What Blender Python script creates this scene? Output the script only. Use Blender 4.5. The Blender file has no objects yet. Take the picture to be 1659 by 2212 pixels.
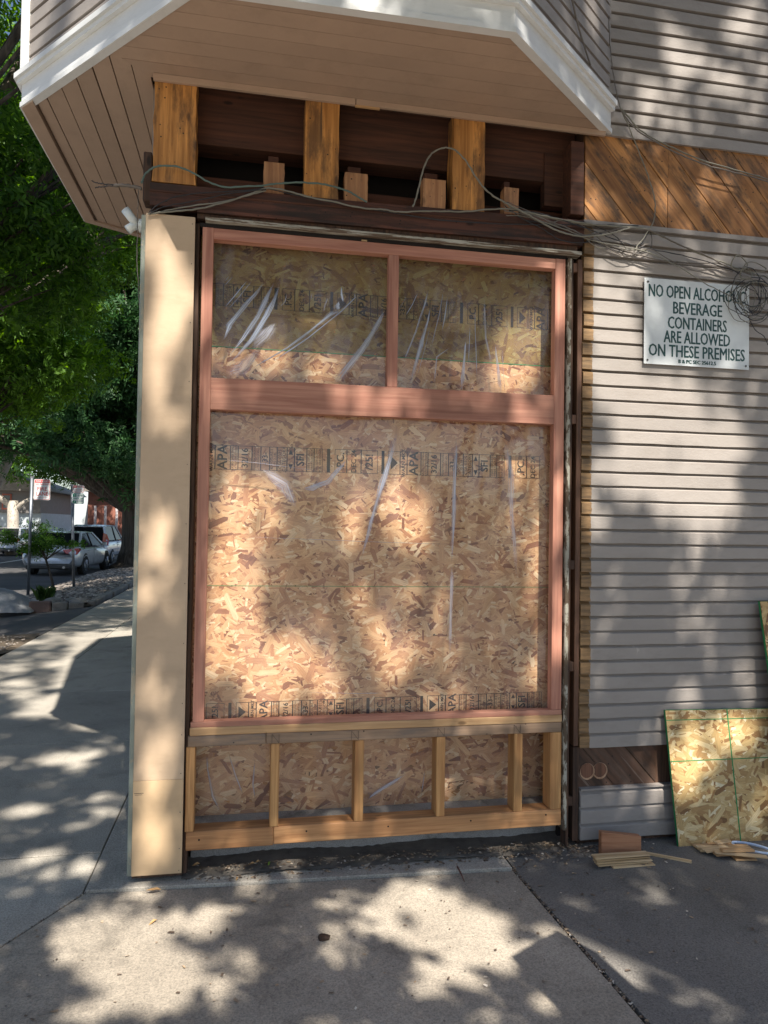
import bpy, bmesh, math, random
import numpy as np
from math import sin, cos, pi, radians
from mathutils import Vector, Matrix
rnd = random.Random(7)
nr = np.random.default_rng(11)
SC = bpy.context.scene
COL = SC.collection

# ------------------------------------------------------------------ camera
F_, W_, H_ = 1532., 1659., 2212.
yaw, pit, rol = radians(10.6), radians(1.2), radians(.87)
CAM = Vector((0, -3.1, 1.5))
fw = Vector((sin(yaw)*cos(pit), cos(yaw)*cos(pit), sin(pit)))
R0 = Vector((cos(yaw), -sin(yaw), 0)); U0 = R0.cross(fw)
cr = cos(rol)*R0+sin(rol)*U0; cu = -sin(rol)*R0+cos(rol)*U0
cam = bpy.data.objects.new('camera', bpy.data.cameras.new('camera')); COL.objects.link(cam)
cam.matrix_world = Matrix(((cr.x, cu.x, -fw.x, CAM.x), (cr.y, cu.y, -fw.y, CAM.y), (cr.z, cu.z, -fw.z, CAM.z), (0, 0, 0, 1)))
cam.data.sensor_fit = 'HORIZONTAL'; cam.data.sensor_width = 36; cam.data.lens = 36*F_/W_
cam.data.clip_end = 600; cam.data.clip_start = .05
SC.camera = cam
# ------------------------------------------------------------------ light
SUN = Vector((.17, -1, 1.40))            # towards the sun
w = bpy.data.worlds.new('World'); SC.world = w; w.use_nodes = True
wn = w.node_tree.nodes; sky = wn.new('ShaderNodeTexSky'); sky.sky_type = 'NISHITA'; sky.sun_disc = False
sky.sun_elevation = math.atan2(1.40, 1.014); sky.sun_rotation = math.atan2(.17, -1.)
w.node_tree.links.new(sky.outputs[0], wn['Background'].inputs[0]); wn['Background'].inputs[1].default_value = .07
sl = bpy.data.lights.new('sun', 'SUN'); sl.energy = 5.0; sl.angle = radians(.53); sl.color = (1, .93, .82)
so = bpy.data.objects.new('sun', sl); COL.objects.link(so); so.location = (2, -12, 18)
so.rotation_euler = SUN.to_track_quat('Z', 'Y').to_euler()
SC.view_settings.view_transform = 'Standard'; SC.view_settings.look = 'None'
SC.view_settings.exposure = 1.12; SC.view_settings.gamma = 1; SC.view_settings.use_curve_mapping = False
SC.render.engine = 'CYCLES'
SC.cycles.transparent_max_bounces = 16

# ------------------------------------------------------------------ helpers
def ray(x, y): return fw+cr*((x-W_/2)/F_)-cu*((y-H_/2)/F_)
def onY(x, y, p=0.): d = ray(x, y); return CAM+d*((p-CAM.y)/d.y)
def onZ(x, y, p=0.): d = ray(x, y); return CAM+d*((p-CAM.z)/d.z)
K = W_/1920.
def c1(x, y): return x/1.728*K, y/1.728*K
def c2(x, y): return (960+x/1.728)*K, y/1.728*K
def c5(x, y): return (1000+x/1.8033)*K, (380+y/1.8033)*K

class MB:
    def __init__(s): s.v = []; s.f = []; s.uv = None
    def add(s, vs, fs):
        n = len(s.v); s.v += [tuple(p) for p in vs]; s.f += [tuple(i+n for i in f) for f in fs]; return s
    def box(s, x0, x1, y0, y1, z0, z1):
        return s.add([(x0,y0,z0),(x1,y0,z0),(x1,y1,z0),(x0,y1,z0),(x0,y0,z1),(x1,y0,z1),(x1,y1,z1),(x0,y1,z1)],
                     [(0,3,2,1),(4,5,6,7),(0,1,5,4),(1,2,6,5),(2,3,7,6),(3,0,4,7)])
    def prism(s, poly, z0, z1):            # polygon in xy extruded in z
        n = len(poly)
        a = sum(poly[i][0]*poly[(i+1)%n][1]-poly[(i+1)%n][0]*poly[i][1] for i in range(n))
        if a < 0: poly = poly[::-1]
        g = lambda z, p: z(p[0], p[1]) if callable(z) else z
        vs = [(p[0],p[1],g(z0,p)) for p in poly]+[(p[0],p[1],g(z1,p)) for p in poly]
        fs = [tuple(range(n-1,-1,-1)), tuple(range(n,2*n))]+[(i,(i+1)%n,(i+1)%n+n,i+n) for i in range(n)]
        return s.add(vs, fs)
    def prism_y(s, poly, y0, y1):          # polygon in xz extruded in y
        n = len(poly)
        a = sum(poly[i][0]*poly[(i+1)%n][1]-poly[(i+1)%n][0]*poly[i][1] for i in range(n))
        if a < 0: poly = poly[::-1]
        vs = [(p[0],y0,p[1]) for p in poly]+[(p[0],y1,p[1]) for p in poly]
        fs = [tuple(range(n)), tuple(range(2*n-1,n-1,-1))]+[((i+1)%n,i,i+n,(i+1)%n+n) for i in range(n)]
        return s.add(vs, fs)
    def prism_x(s, poly, x0, x1):          # polygon in yz extruded in x
        n = len(poly)
        a = sum(poly[i][0]*poly[(i+1)%n][1]-poly[(i+1)%n][0]*poly[i][1] for i in range(n))
        if a < 0: poly = poly[::-1]
        vs = [(x0,p[0],p[1]) for p in poly]+[(x1,p[0],p[1]) for p in poly]
        fs = [tuple(range(n-1,-1,-1)), tuple(range(n,2*n))]+[(i,(i+1)%n,(i+1)%n+n,i+n) for i in range(n)]
        return s.add(vs, fs)
    def tube(s, pts, r, n=6, cap=True):
        pts = [Vector(p) for p in pts]; m = len(pts)
        rr = r if isinstance(r, (list, tuple)) else [r]*m
        base = len(s.v); up = Vector((0,0,1))
        for i, p in enumerate(pts):
            t = (pts[min(i+1,m-1)]-pts[max(i-1,0)]).normalized()
            if i == 0: a = t.orthogonal().normalized()
            else: a = (a-t*a.dot(t)).normalized()
            b = t.cross(a)
            for k in range(n):
                q = p+a*(rr[i]*cos(2*pi*k/n))+b*(rr[i]*sin(2*pi*k/n)); s.v.append(tuple(q))
        for i in range(m-1):
            for k in range(n):
                s.f.append((base+i*n+k, base+i*n+(k+1)%n, base+(i+1)*n+(k+1)%n, base+(i+1)*n+k))
        if cap:
            s.f.append(tuple(base+k for k in range(n-1,-1,-1))); s.f.append(tuple(base+(m-1)*n+k for k in range(n)))
        return s
    def mesh(s, name, m, org=(0,0,0), smooth=False, bev=0):
        me = bpy.data.meshes.new(name); o = Vector(org)
        me.from_pydata([tuple(Vector(p)-o) for p in s.v], [], s.f)
        if bev:
            bm = bmesh.new(); bm.from_mesh(me)
            bmesh.ops.bevel(bm, geom=bm.edges[:], offset=bev, segments=1, affect='EDGES', profile=.5)
            bm.to_mesh(me); bm.free()
        me.materials.append(m)
        if smooth: me.polygons.foreach_set('use_smooth', [True]*len(me.polygons))
        me.update(); return me

def link(name, data, parent=None, loc=(0,0,0), rot=None, kind=None, label=None):
    o = bpy.data.objects.new(name, data); COL.objects.link(o)
    if parent: o.parent = parent
    o.location = loc
    if rot: o.rotation_euler = rot
    if kind: o['kind'] = kind
    if label: o['label'] = label
    return o
def part(name, mb, m, parent=None, org=(0,0,0), smooth=False, bev=0, kind=None, label=None):
    """mb is written in the parent's frame"""
    return link(name, mb.mesh(name, m, org, smooth, bev), parent, org, None, kind, label)
def thing(name, label, cat, loc=(0,0,0), rot=(0,0,0), group=None, data=None):
    o = bpy.data.objects.new(name, data); COL.objects.link(o); o.location = loc; o.rotation_euler = rot
    if data is None: o.empty_display_size = .1
    o['label'] = label; o['category'] = cat
    if group: o['group'] = group
    return o
def struct(name, mb, m, smooth=False, parent=None):
    o = link(name, mb.mesh(name, m, (0,0,0), smooth), parent)
    if not parent: o['kind'] = 'structure'
    return o
def bxp(name, x0, x1, y0, y1, z0, z1, m, parent, bev=.0015, label=None):
    """box part with its own origin at the centre; parent may be anywhere unrotated"""
    pw = Vector((0,0,0)); q = parent
    while q: pw += q.location; q = q.parent
    c = Vector(((x0+x1)/2,(y0+y1)/2,(z0+z1)/2))
    me = MB().box(x0,x1,y0,y1,z0,z1).mesh(name, m, c, False, bev)
    return link(name, me, parent, c-pw, label=label)

# ------------------------------------------------------------------ materials
def new_mat(name):
    m = bpy.data.materials.new(name); m.use_nodes = True
    nt = m.node_tree; b = nt.nodes['Principled BSDF']; return m, nt, b
def N(nt, t, **kw):
    n = nt.nodes.new(t)
    for k, v in kw.items():
        if k in n.inputs: n.inputs[k].default_value = v
        else: setattr(n, k, v)
    return n
def ramp(nt, stops, interp='LINEAR'):
    r = nt.nodes.new('ShaderNodeValToRGB'); r.color_ramp.interpolation = interp
    e = r.color_ramp.elements
    while len(e) < len(stops): e.new(.5)
    for i, (p, c) in enumerate(stops):
        e[i].position = p; e[i].color = (*c, 1) if len(c) == 3 else c
    return r
def mix(nt, a, b, f, mode='MIX'):
    n = nt.nodes.new('ShaderNodeMix'); n.data_type = 'RGBA'; n.blend_type = mode
    for s, v in ((6, a), (7, b), (0, f)):
        if isinstance(v, (tuple, list)): n.inputs[s].default_value = (*v, 1)
        elif isinstance(v, (int, float)): n.inputs[s].default_value = v
        else: nt.links.new(v, n.inputs[s])
    return n.outputs[2]
def coords(nt, scale=(1,1,1), rnd_off=True, src='Object'):
    tc = nt.nodes.new('ShaderNodeTexCoord'); mp = nt.nodes.new('ShaderNodeMapping'); mp.inputs['Scale'].default_value = scale
    nt.links.new(tc.outputs[src], mp.inputs[0])
    if rnd_off:
        oi = nt.nodes.new('ShaderNodeObjectInfo'); mu = nt.nodes.new('ShaderNodeMath'); mu.operation = 'MULTIPLY'; mu.inputs[1].default_value = 53.
        nt.links.new(oi.outputs['Random'], mu.inputs[0]); nt.links.new(mu.outputs[0], mp.inputs['Location'])
    return mp.outputs[0]
def bump(nt, b, h, strength=.3, dist=.002):
    n = N(nt, 'ShaderNodeBump', Strength=strength, Distance=dist); nt.links.new(h, n.inputs['Height']); nt.links.new(n.outputs[0], b.inputs['Normal'])

def wood(name, dark, light, axis='x', rough=.65, grain=55, stain=None, stain_amt=.5, knots=True, bumpy=.25):
    m, nt, b = new_mat(name)
    s = [grain]*3; s['xyz'.index(axis)] = grain*.045
    v = coords(nt, s)
    n1 = N(nt, 'ShaderNodeTexNoise', Scale=1., Detail=4., Roughness=.6, Distortion=.6); nt.links.new(v, n1.inputs['Vector'])
    r = ramp(nt, [(.32, dark), (.5, tuple((a+c)/2 for a, c in zip(dark, light))), (.66, light)]); nt.links.new(n1.outputs[0], r.inputs[0])
    c = r.outputs[0]
    s2 = [9]*3; s2['xyz'.index(axis)] = 1.2
    v2 = coords(nt, s2)
    n2 = N(nt, 'ShaderNodeTexNoise', Scale=1., Detail=3., Roughness=.6); nt.links.new(v2, n2.inputs['Vector'])
    r2 = ramp(nt, [(.3, (.72,.70,.68)), (.7, (1.12,1.1,1.08))]); nt.links.new(n2.outputs[0], r2.inputs[0])
    c = mix(nt, c, r2.outputs[0], 1., 'MULTIPLY')
    if knots:
        s3 = [11]*3; s3['xyz'.index(axis)] = 4.5
        v3 = coords(nt, s3); vo = N(nt, 'ShaderNodeTexVoronoi', Scale=1.); nt.links.new(v3, vo.inputs['Vector'])
        r3 = ramp(nt, [(.0, (1,1,1)), (.07, (.8,.8,.8)), (.12, (0,0,0))]); nt.links.new(vo.outputs['Distance'], r3.inputs[0])
        c = mix(nt, c, tuple(a*.35 for a in dark), r3.outputs[0])
    if stain:
        s4 = [13]*3; s4['xyz'.index(axis)] = 3.2
        v4 = coords(nt, s4); n4 = N(nt, 'ShaderNodeTexNoise', Scale=1., Detail=6., Roughness=.7); nt.links.new(v4, n4.inputs['Vector'])
        r4 = ramp(nt, [(.48, (0,0,0)), (.62, (stain_amt,)*3)]); nt.links.new(n4.outputs[0], r4.inputs[0])
        c = mix(nt, c, stain, r4.outputs[0])
        v5 = coords(nt, (28,28,28)); vo5 = N(nt, 'ShaderNodeTexVoronoi', Scale=1.); nt.links.new(v5, vo5.inputs['Vector'])
        r5 = ramp(nt, [(.07, (1,1,1)), (.12, (0,0,0))]); nt.links.new(vo5.outputs['Distance'], r5.inputs[0]); c = mix(nt, c, (.01,.007,.005), r5.outputs[0])
        s6 = [70]*3; s6['xyz'.index(axis)] = 1.5
        v6 = coords(nt, s6); n6 = N(nt, 'ShaderNodeTexNoise', Scale=1., Detail=2.); nt.links.new(v6, n6.inputs['Vector'])
        r6 = ramp(nt, [(.69, (0,0,0)), (.73, (.7,.7,.7))]); nt.links.new(n6.outputs[0], r6.inputs[0]); c = mix(nt, c, stain, r6.outputs[0])
    oi = nt.nodes.new('ShaderNodeObjectInfo'); ro = ramp(nt, [(0, (.80,.78,.76)), (1, (1.14,1.12,1.1))]); nt.links.new(oi.outputs['Random'], ro.inputs[0]); c = mix(nt, c, ro.outputs[0], 1., 'MULTIPLY')
    nt.links.new(c, b.inputs['Base Color']); b.inputs['Roughness'].default_value = rough
    bump(nt, b, n1.outputs[0], bumpy, .002)
    return m

def paint(name, col, rough=.55, var=.12, dirt=None, dirt_amt=.4, bumpy=.2, chips=None, chip_t=.68, end_raw=None, chip_s=(22,22,9)):
    m, nt, b = new_mat(name)
    v = coords(nt, (2.5,2.5,5)); n1 = N(nt, 'ShaderNodeTexNoise', Scale=1., Detail=5., Roughness=.65); nt.links.new(v, n1.inputs['Vector'])
    r = ramp(nt, [(.3, tuple(c*(1-var) for c in col)), (.7, tuple(min(1, c*(1+var)) for c in col))]); nt.links.new(n1.outputs[0], r.inputs[0])
    c = r.outputs[0]
    vf = coords(nt, (60,60,110)); n2 = N(nt, 'ShaderNodeTexNoise', Scale=1., Detail=4., Roughness=.6); nt.links.new(vf, n2.inputs['Vector'])
    if dirt:
        vd = coords(nt, (5,5,14)); nd = N(nt, 'ShaderNodeTexNoise', Scale=1., Detail=7., Roughness=.75); nt.links.new(vd, nd.inputs['Vector'])
        rd = ramp(nt, [(.5, (0,0,0)), (.75, (dirt_amt,)*3)]); nt.links.new(nd.outputs[0], rd.inputs[0]); c = mix(nt, c, dirt, rd.outputs[0])
    if chips:
        vc = coords(nt, chip_s); nc = N(nt, 'ShaderNodeTexNoise', Scale=1., Detail=6., Roughness=.7); nt.links.new(vc, nc.inputs['Vector'])
        rc = ramp(nt, [(chip_t-.015, (0,0,0)), (chip_t+.015, (1,1,1))]); nt.links.new(nc.outputs[0], rc.inputs[0]); c = mix(nt, c, chips, rc.outputs[0])
    if end_raw:
        tc = nt.nodes.new('ShaderNodeTexCoord'); sx = nt.nodes.new('ShaderNodeSeparateXYZ'); nt.links.new(tc.outputs['Object'], sx.inputs[0])
        ve = coords(nt, (30,30,80)); ne = N(nt, 'ShaderNodeTexNoise', Scale=1., Detail=4.); nt.links.new(ve, ne.inputs['Vector'])
        a = N(nt, 'ShaderNodeMath', operation='MULTIPLY_ADD'); a.inputs[1].default_value = .009; nt.links.new(ne.outputs[0], a.inputs[0]); nt.links.new(sx.outputs[0], a.inputs[2])
        g = N(nt, 'ShaderNodeMath', operation='LESS_THAN'); g.inputs[1].default_value = .054; nt.links.new(a.outputs[0], g.inputs[0])
        vr = coords(nt, (6,60,60)); nr_ = N(nt, 'ShaderNodeTexNoise', Scale=1., Detail=5., Roughness=.7); nt.links.new(vr, nr_.inputs['Vector'])
        rr = ramp(nt, [(.3, (.07,.045,.025)), (.5, end_raw), (.68, tuple(x*1.5 for x in end_raw))]); nt.links.new(nr_.outputs[0], rr.inputs[0])
        c = mix(nt, c, rr.outputs[0], g.outputs[0])
    oi = nt.nodes.new('ShaderNodeObjectInfo'); ro = ramp(nt, [(0, (.95,.95,.95)), (1, (1.05,1.05,1.05))]); nt.links.new(oi.outputs['Random'], ro.inputs[0]); c = mix(nt, c, ro.outputs[0], 1., 'MULTIPLY')
    nt.links.new(c, b.inputs['Base Color']); b.inputs['Roughness'].default_value = rough
    ad = N(nt, 'ShaderNodeMath', operation='MULTIPLY_ADD'); ad.inputs[1].default_value = .4
    nt.links.new(n2.outputs[0], ad.inputs[0]); nt.links.new(n1.outputs[0], ad.inputs[2])
    bump(nt, b, ad.outputs[0], bumpy, .004)
    return m

def concrete(name, a, b_, spots=.5, scale=1., dark=(.03,.028,.025), speck=.9):
    m, nt, b = new_mat(name)
    v = coords(nt, (scale,)*3)
    n1 = N(nt, 'ShaderNodeTexNoise', Scale=1.3, Detail=8., Roughness=.62); nt.links.new(v, n1.inputs['Vector'])
    r = ramp(nt, [(.3, a), (.68, b_)]); nt.links.new(n1.outputs[0], r.inputs[0]); c = r.outputs[0]
    n2 = N(nt, 'ShaderNodeTexNoise', Scale=150., Detail=3., Roughness=.8); nt.links.new(v, n2.inputs['Vector'])
    r2 = ramp(nt, [(.34, (.55,.55,.55)), (.52, (1,1,1)), (.70, (1.35,1.33,1.3))]); nt.links.new(n2.outputs[0], r2.inputs[0])
    c = mix(nt, c, r2.outputs[0], speck, 'MULTIPLY')
    n3 = N(nt, 'ShaderNodeTexNoise', Scale=3.4, Detail=9., Roughness=.72, Distortion=.5); nt.links.new(v, n3.inputs['Vector'])
    r3 = ramp(nt, [(.52, (0,0,0)), (.72, (spots,)*3)]); nt.links.new(n3.outputs[0], r3.inputs[0]); c = mix(nt, c, dark, r3.outputs[0])
    vo = N(nt, 'ShaderNodeTexVoronoi', Scale=11.); nt.links.new(v, vo.inputs['Vector'])
    r4 = ramp(nt, [(.03, (.55,)*3), (.055, (0,)*3)]); nt.links.new(vo.outputs['Distance'], r4.inputs[0]); c = mix(nt, c, dark, r4.outputs[0])
    nt.links.new(c, b.inputs['Base Color']); b.inputs['Roughness'].default_value = .88
    ad = N(nt, 'ShaderNodeMath', operation='ADD'); nt.links.new(n2.outputs[0], ad.inputs[0]); nt.links.new(n3.outputs[0], ad.inputs[1])
    bump(nt, b, ad.outputs[0], .45, .004)
    return m

def plain(name, col, rough=.5, metal=0., coat=0.):
    m, nt, b = new_mat(name); b.inputs['Base Color'].default_value = (*col, 1)
    b.inputs['Roughness'].default_value = rough; b.inputs['Metallic'].default_value = metal
    b.inputs['Coat Weight'].default_value = coat
    v = coords(nt, (9,9,9)); n = N(nt, 'ShaderNodeTexNoise', Scale=1., Detail=5.); nt.links.new(v, n.inputs['Vector'])
    r = ramp(nt, [(.3, tuple(c*.85 for c in col)), (.7, tuple(min(1, c*1.1) for c in col))]); nt.links.new(n.outputs[0], r.inputs[0]); nt.links.new(r.outputs[0], b.inputs['Base Color'])
    return m

def osb_flake_mat(name, pal, tint=(1,1,1)):
    m, nt, b = new_mat(name)
    g = nt.nodes.new('ShaderNodeNewGeometry')
    r = ramp(nt, [(p, tuple(c*t for c, t in zip(col, tint))) for p, col in pal], 'LINEAR'); nt.links.new(g.outputs['Random Per Island'], r.inputs[0])
    uv = nt.nodes.new('ShaderNodeUVMap'); mp = nt.nodes.new('ShaderNodeMapping'); mp.inputs['Scale'].default_value = (14, 330, 1)
    nt.links.new(uv.outputs[0], mp.inputs[0])
    n = N(nt, 'ShaderNodeTexNoise', Scale=1., Detail=3., Roughness=.6); nt.links.new(mp.outputs[0], n.inputs['Vector'])
    r2 = ramp(nt, [(.3, (.68,.64,.6)), (.6, (1.08,1.08,1.06))]); nt.links.new(n.outputs[0], r2.inputs[0])
    c = mix(nt, r.outputs[0], r2.outputs[0], .9, 'MULTIPLY')
    nt.links.new(c, b.inputs['Base Color']); b.inputs['Roughness'].default_value = .6
    bump(nt, b, n.outputs[0], .2, .001)
    return m

def leaf_mat(name, a, b_, transl=.35):
    m, nt, b = new_mat(name)
    g = nt.nodes.new('ShaderNodeNewGeometry'); r = ramp(nt, [(0, a), (.6, tuple((x+y)/2 for x, y in zip(a, b_))), (1, b_)])
    nt.links.new(g.outputs['Random Per Island'], r.inputs[0])
    nt.links.new(r.outputs[0], b.inputs['Base Color']); b.inputs['Roughness'].default_value = .5; b.inputs['Specular IOR Level'].default_value = .25
    tr = nt.nodes.new('ShaderNodeBsdfTranslucent'); hs = N(nt, 'ShaderNodeHueSaturation', Hue=.485, Saturation=1.2, Value=1.5)
    nt.links.new(r.outputs[0], hs.inputs['Color']); nt.links.new(hs.outputs[0], tr.inputs[0])
    ms = nt.nodes.new('ShaderNodeMixShader'); ms.inputs[0].default_value = transl
    nt.links.new(b.outputs[0], ms.inputs[1]); nt.links.new(tr.outputs[0], ms.inputs[2]); nt.links.new(ms.outputs[0], nt.nodes['Material Output'].inputs[0])
    return m

def film_mat(name, milk, gloss_r, gl=.9, col=(.75,.82,.95), crease=False):
    m, nt, b = new_mat(name); nt.nodes.remove(b)
    t = nt.nodes.new('ShaderNodeBsdfTransparent'); t.inputs[0].default_value = (.97,.97,.97,1)
    d = nt.nodes.new('ShaderNodeBsdfDiffuse'); d.inputs[0].default_value = (*col, 1)
    tl = nt.nodes.new('ShaderNodeBsdfTranslucent'); tl.inputs[0].default_value = (*col, 1)
    g = nt.nodes.new('ShaderNodeBsdfGlossy'); g.inputs['Roughness'].default_value = gloss_r; g.inputs[0].default_value = (gl, gl, gl, 1)
    lw = nt.nodes.new('ShaderNodeLayerWeight'); pw = N(nt, 'ShaderNodeMath', operation='POWER'); pw.inputs[1].default_value = 4.
    nt.links.new(lw.outputs['Facing'], pw.inputs[0]); fr = N(nt, 'ShaderNodeMath', operation='MULTIPLY_ADD'); fr.inputs[1].default_value = .9; fr.inputs[2].default_value = .05; nt.links.new(pw.outputs[0], fr.inputs[0])
    a = nt.nodes.new('ShaderNodeMixShader'); a.inputs[0].default_value = .45; nt.links.new(d.outputs[0], a.inputs[1]); nt.links.new(tl.outputs[0], a.inputs[2])
    c = nt.nodes.new('ShaderNodeMixShader'); nt.links.new(t.outputs[0], c.inputs[1]); nt.links.new(a.outputs[0], c.inputs[2])
    uv = coords(nt, (14,14,3.5), src='Object'); nn = N(nt, 'ShaderNodeTexNoise', Scale=1., Detail=4., Roughness=.6); nt.links.new(uv, nn.inputs['Vector'])
    rr = ramp(nt, [(.35, (milk*.35,)*3), (.62, (min(1, milk*1.6),)*3)]); nt.links.new(nn.outputs[0], rr.inputs[0])
    m1 = None
    if crease:
        at = nt.nodes.new('ShaderNodeAttribute'); at.attribute_name = 'glint_fade'
        uvn = nt.nodes.new('ShaderNodeUVMap'); mp = nt.nodes.new('ShaderNodeMapping'); mp.inputs['Scale'].default_value = (3.2, 16, 1); nt.links.new(uvn.outputs[0], mp.inputs[0])
        n2 = N(nt, 'ShaderNodeTexNoise', Scale=1., Detail=4., Roughness=.65); nt.links.new(mp.outputs[0], n2.inputs['Vector'])
        r2 = ramp(nt, [(.36, (.15,)*3), (.58, (1,)*3)]); nt.links.new(n2.outputs[0], r2.inputs[0])
        m1 = N(nt, 'ShaderNodeMath', operation='MULTIPLY'); nt.links.new(at.outputs['Fac'], m1.inputs[0]); nt.links.new(r2.outputs[0], m1.inputs[1])
        m2 = N(nt, 'ShaderNodeMath', operation='MULTIPLY'); m2.inputs[1].default_value = min(1, milk*1.5); nt.links.new(m1.outputs[0], m2.inputs[0]); nt.links.new(m2.outputs[0], c.inputs[0])
    else: nt.links.new(rr.outputs[0], c.inputs[0])
    e = nt.nodes.new('ShaderNodeMixShader')
    if crease:
        m3 = N(nt, 'ShaderNodeMath', operation='MULTIPLY'); nt.links.new(m1.outputs[0], m3.inputs[0]); nt.links.new(fr.outputs[0], m3.inputs[1]); nt.links.new(m3.outputs[0], e.inputs[0])
    else: nt.links.new(fr.outputs[0], e.inputs[0])
    nt.links.new(c.outputs[0], e.inputs[1]); nt.links.new(g.outputs[0], e.inputs[2])
    nt.links.new(e.outputs[0], nt.nodes['Material Output'].inputs[0])
    return m

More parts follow.
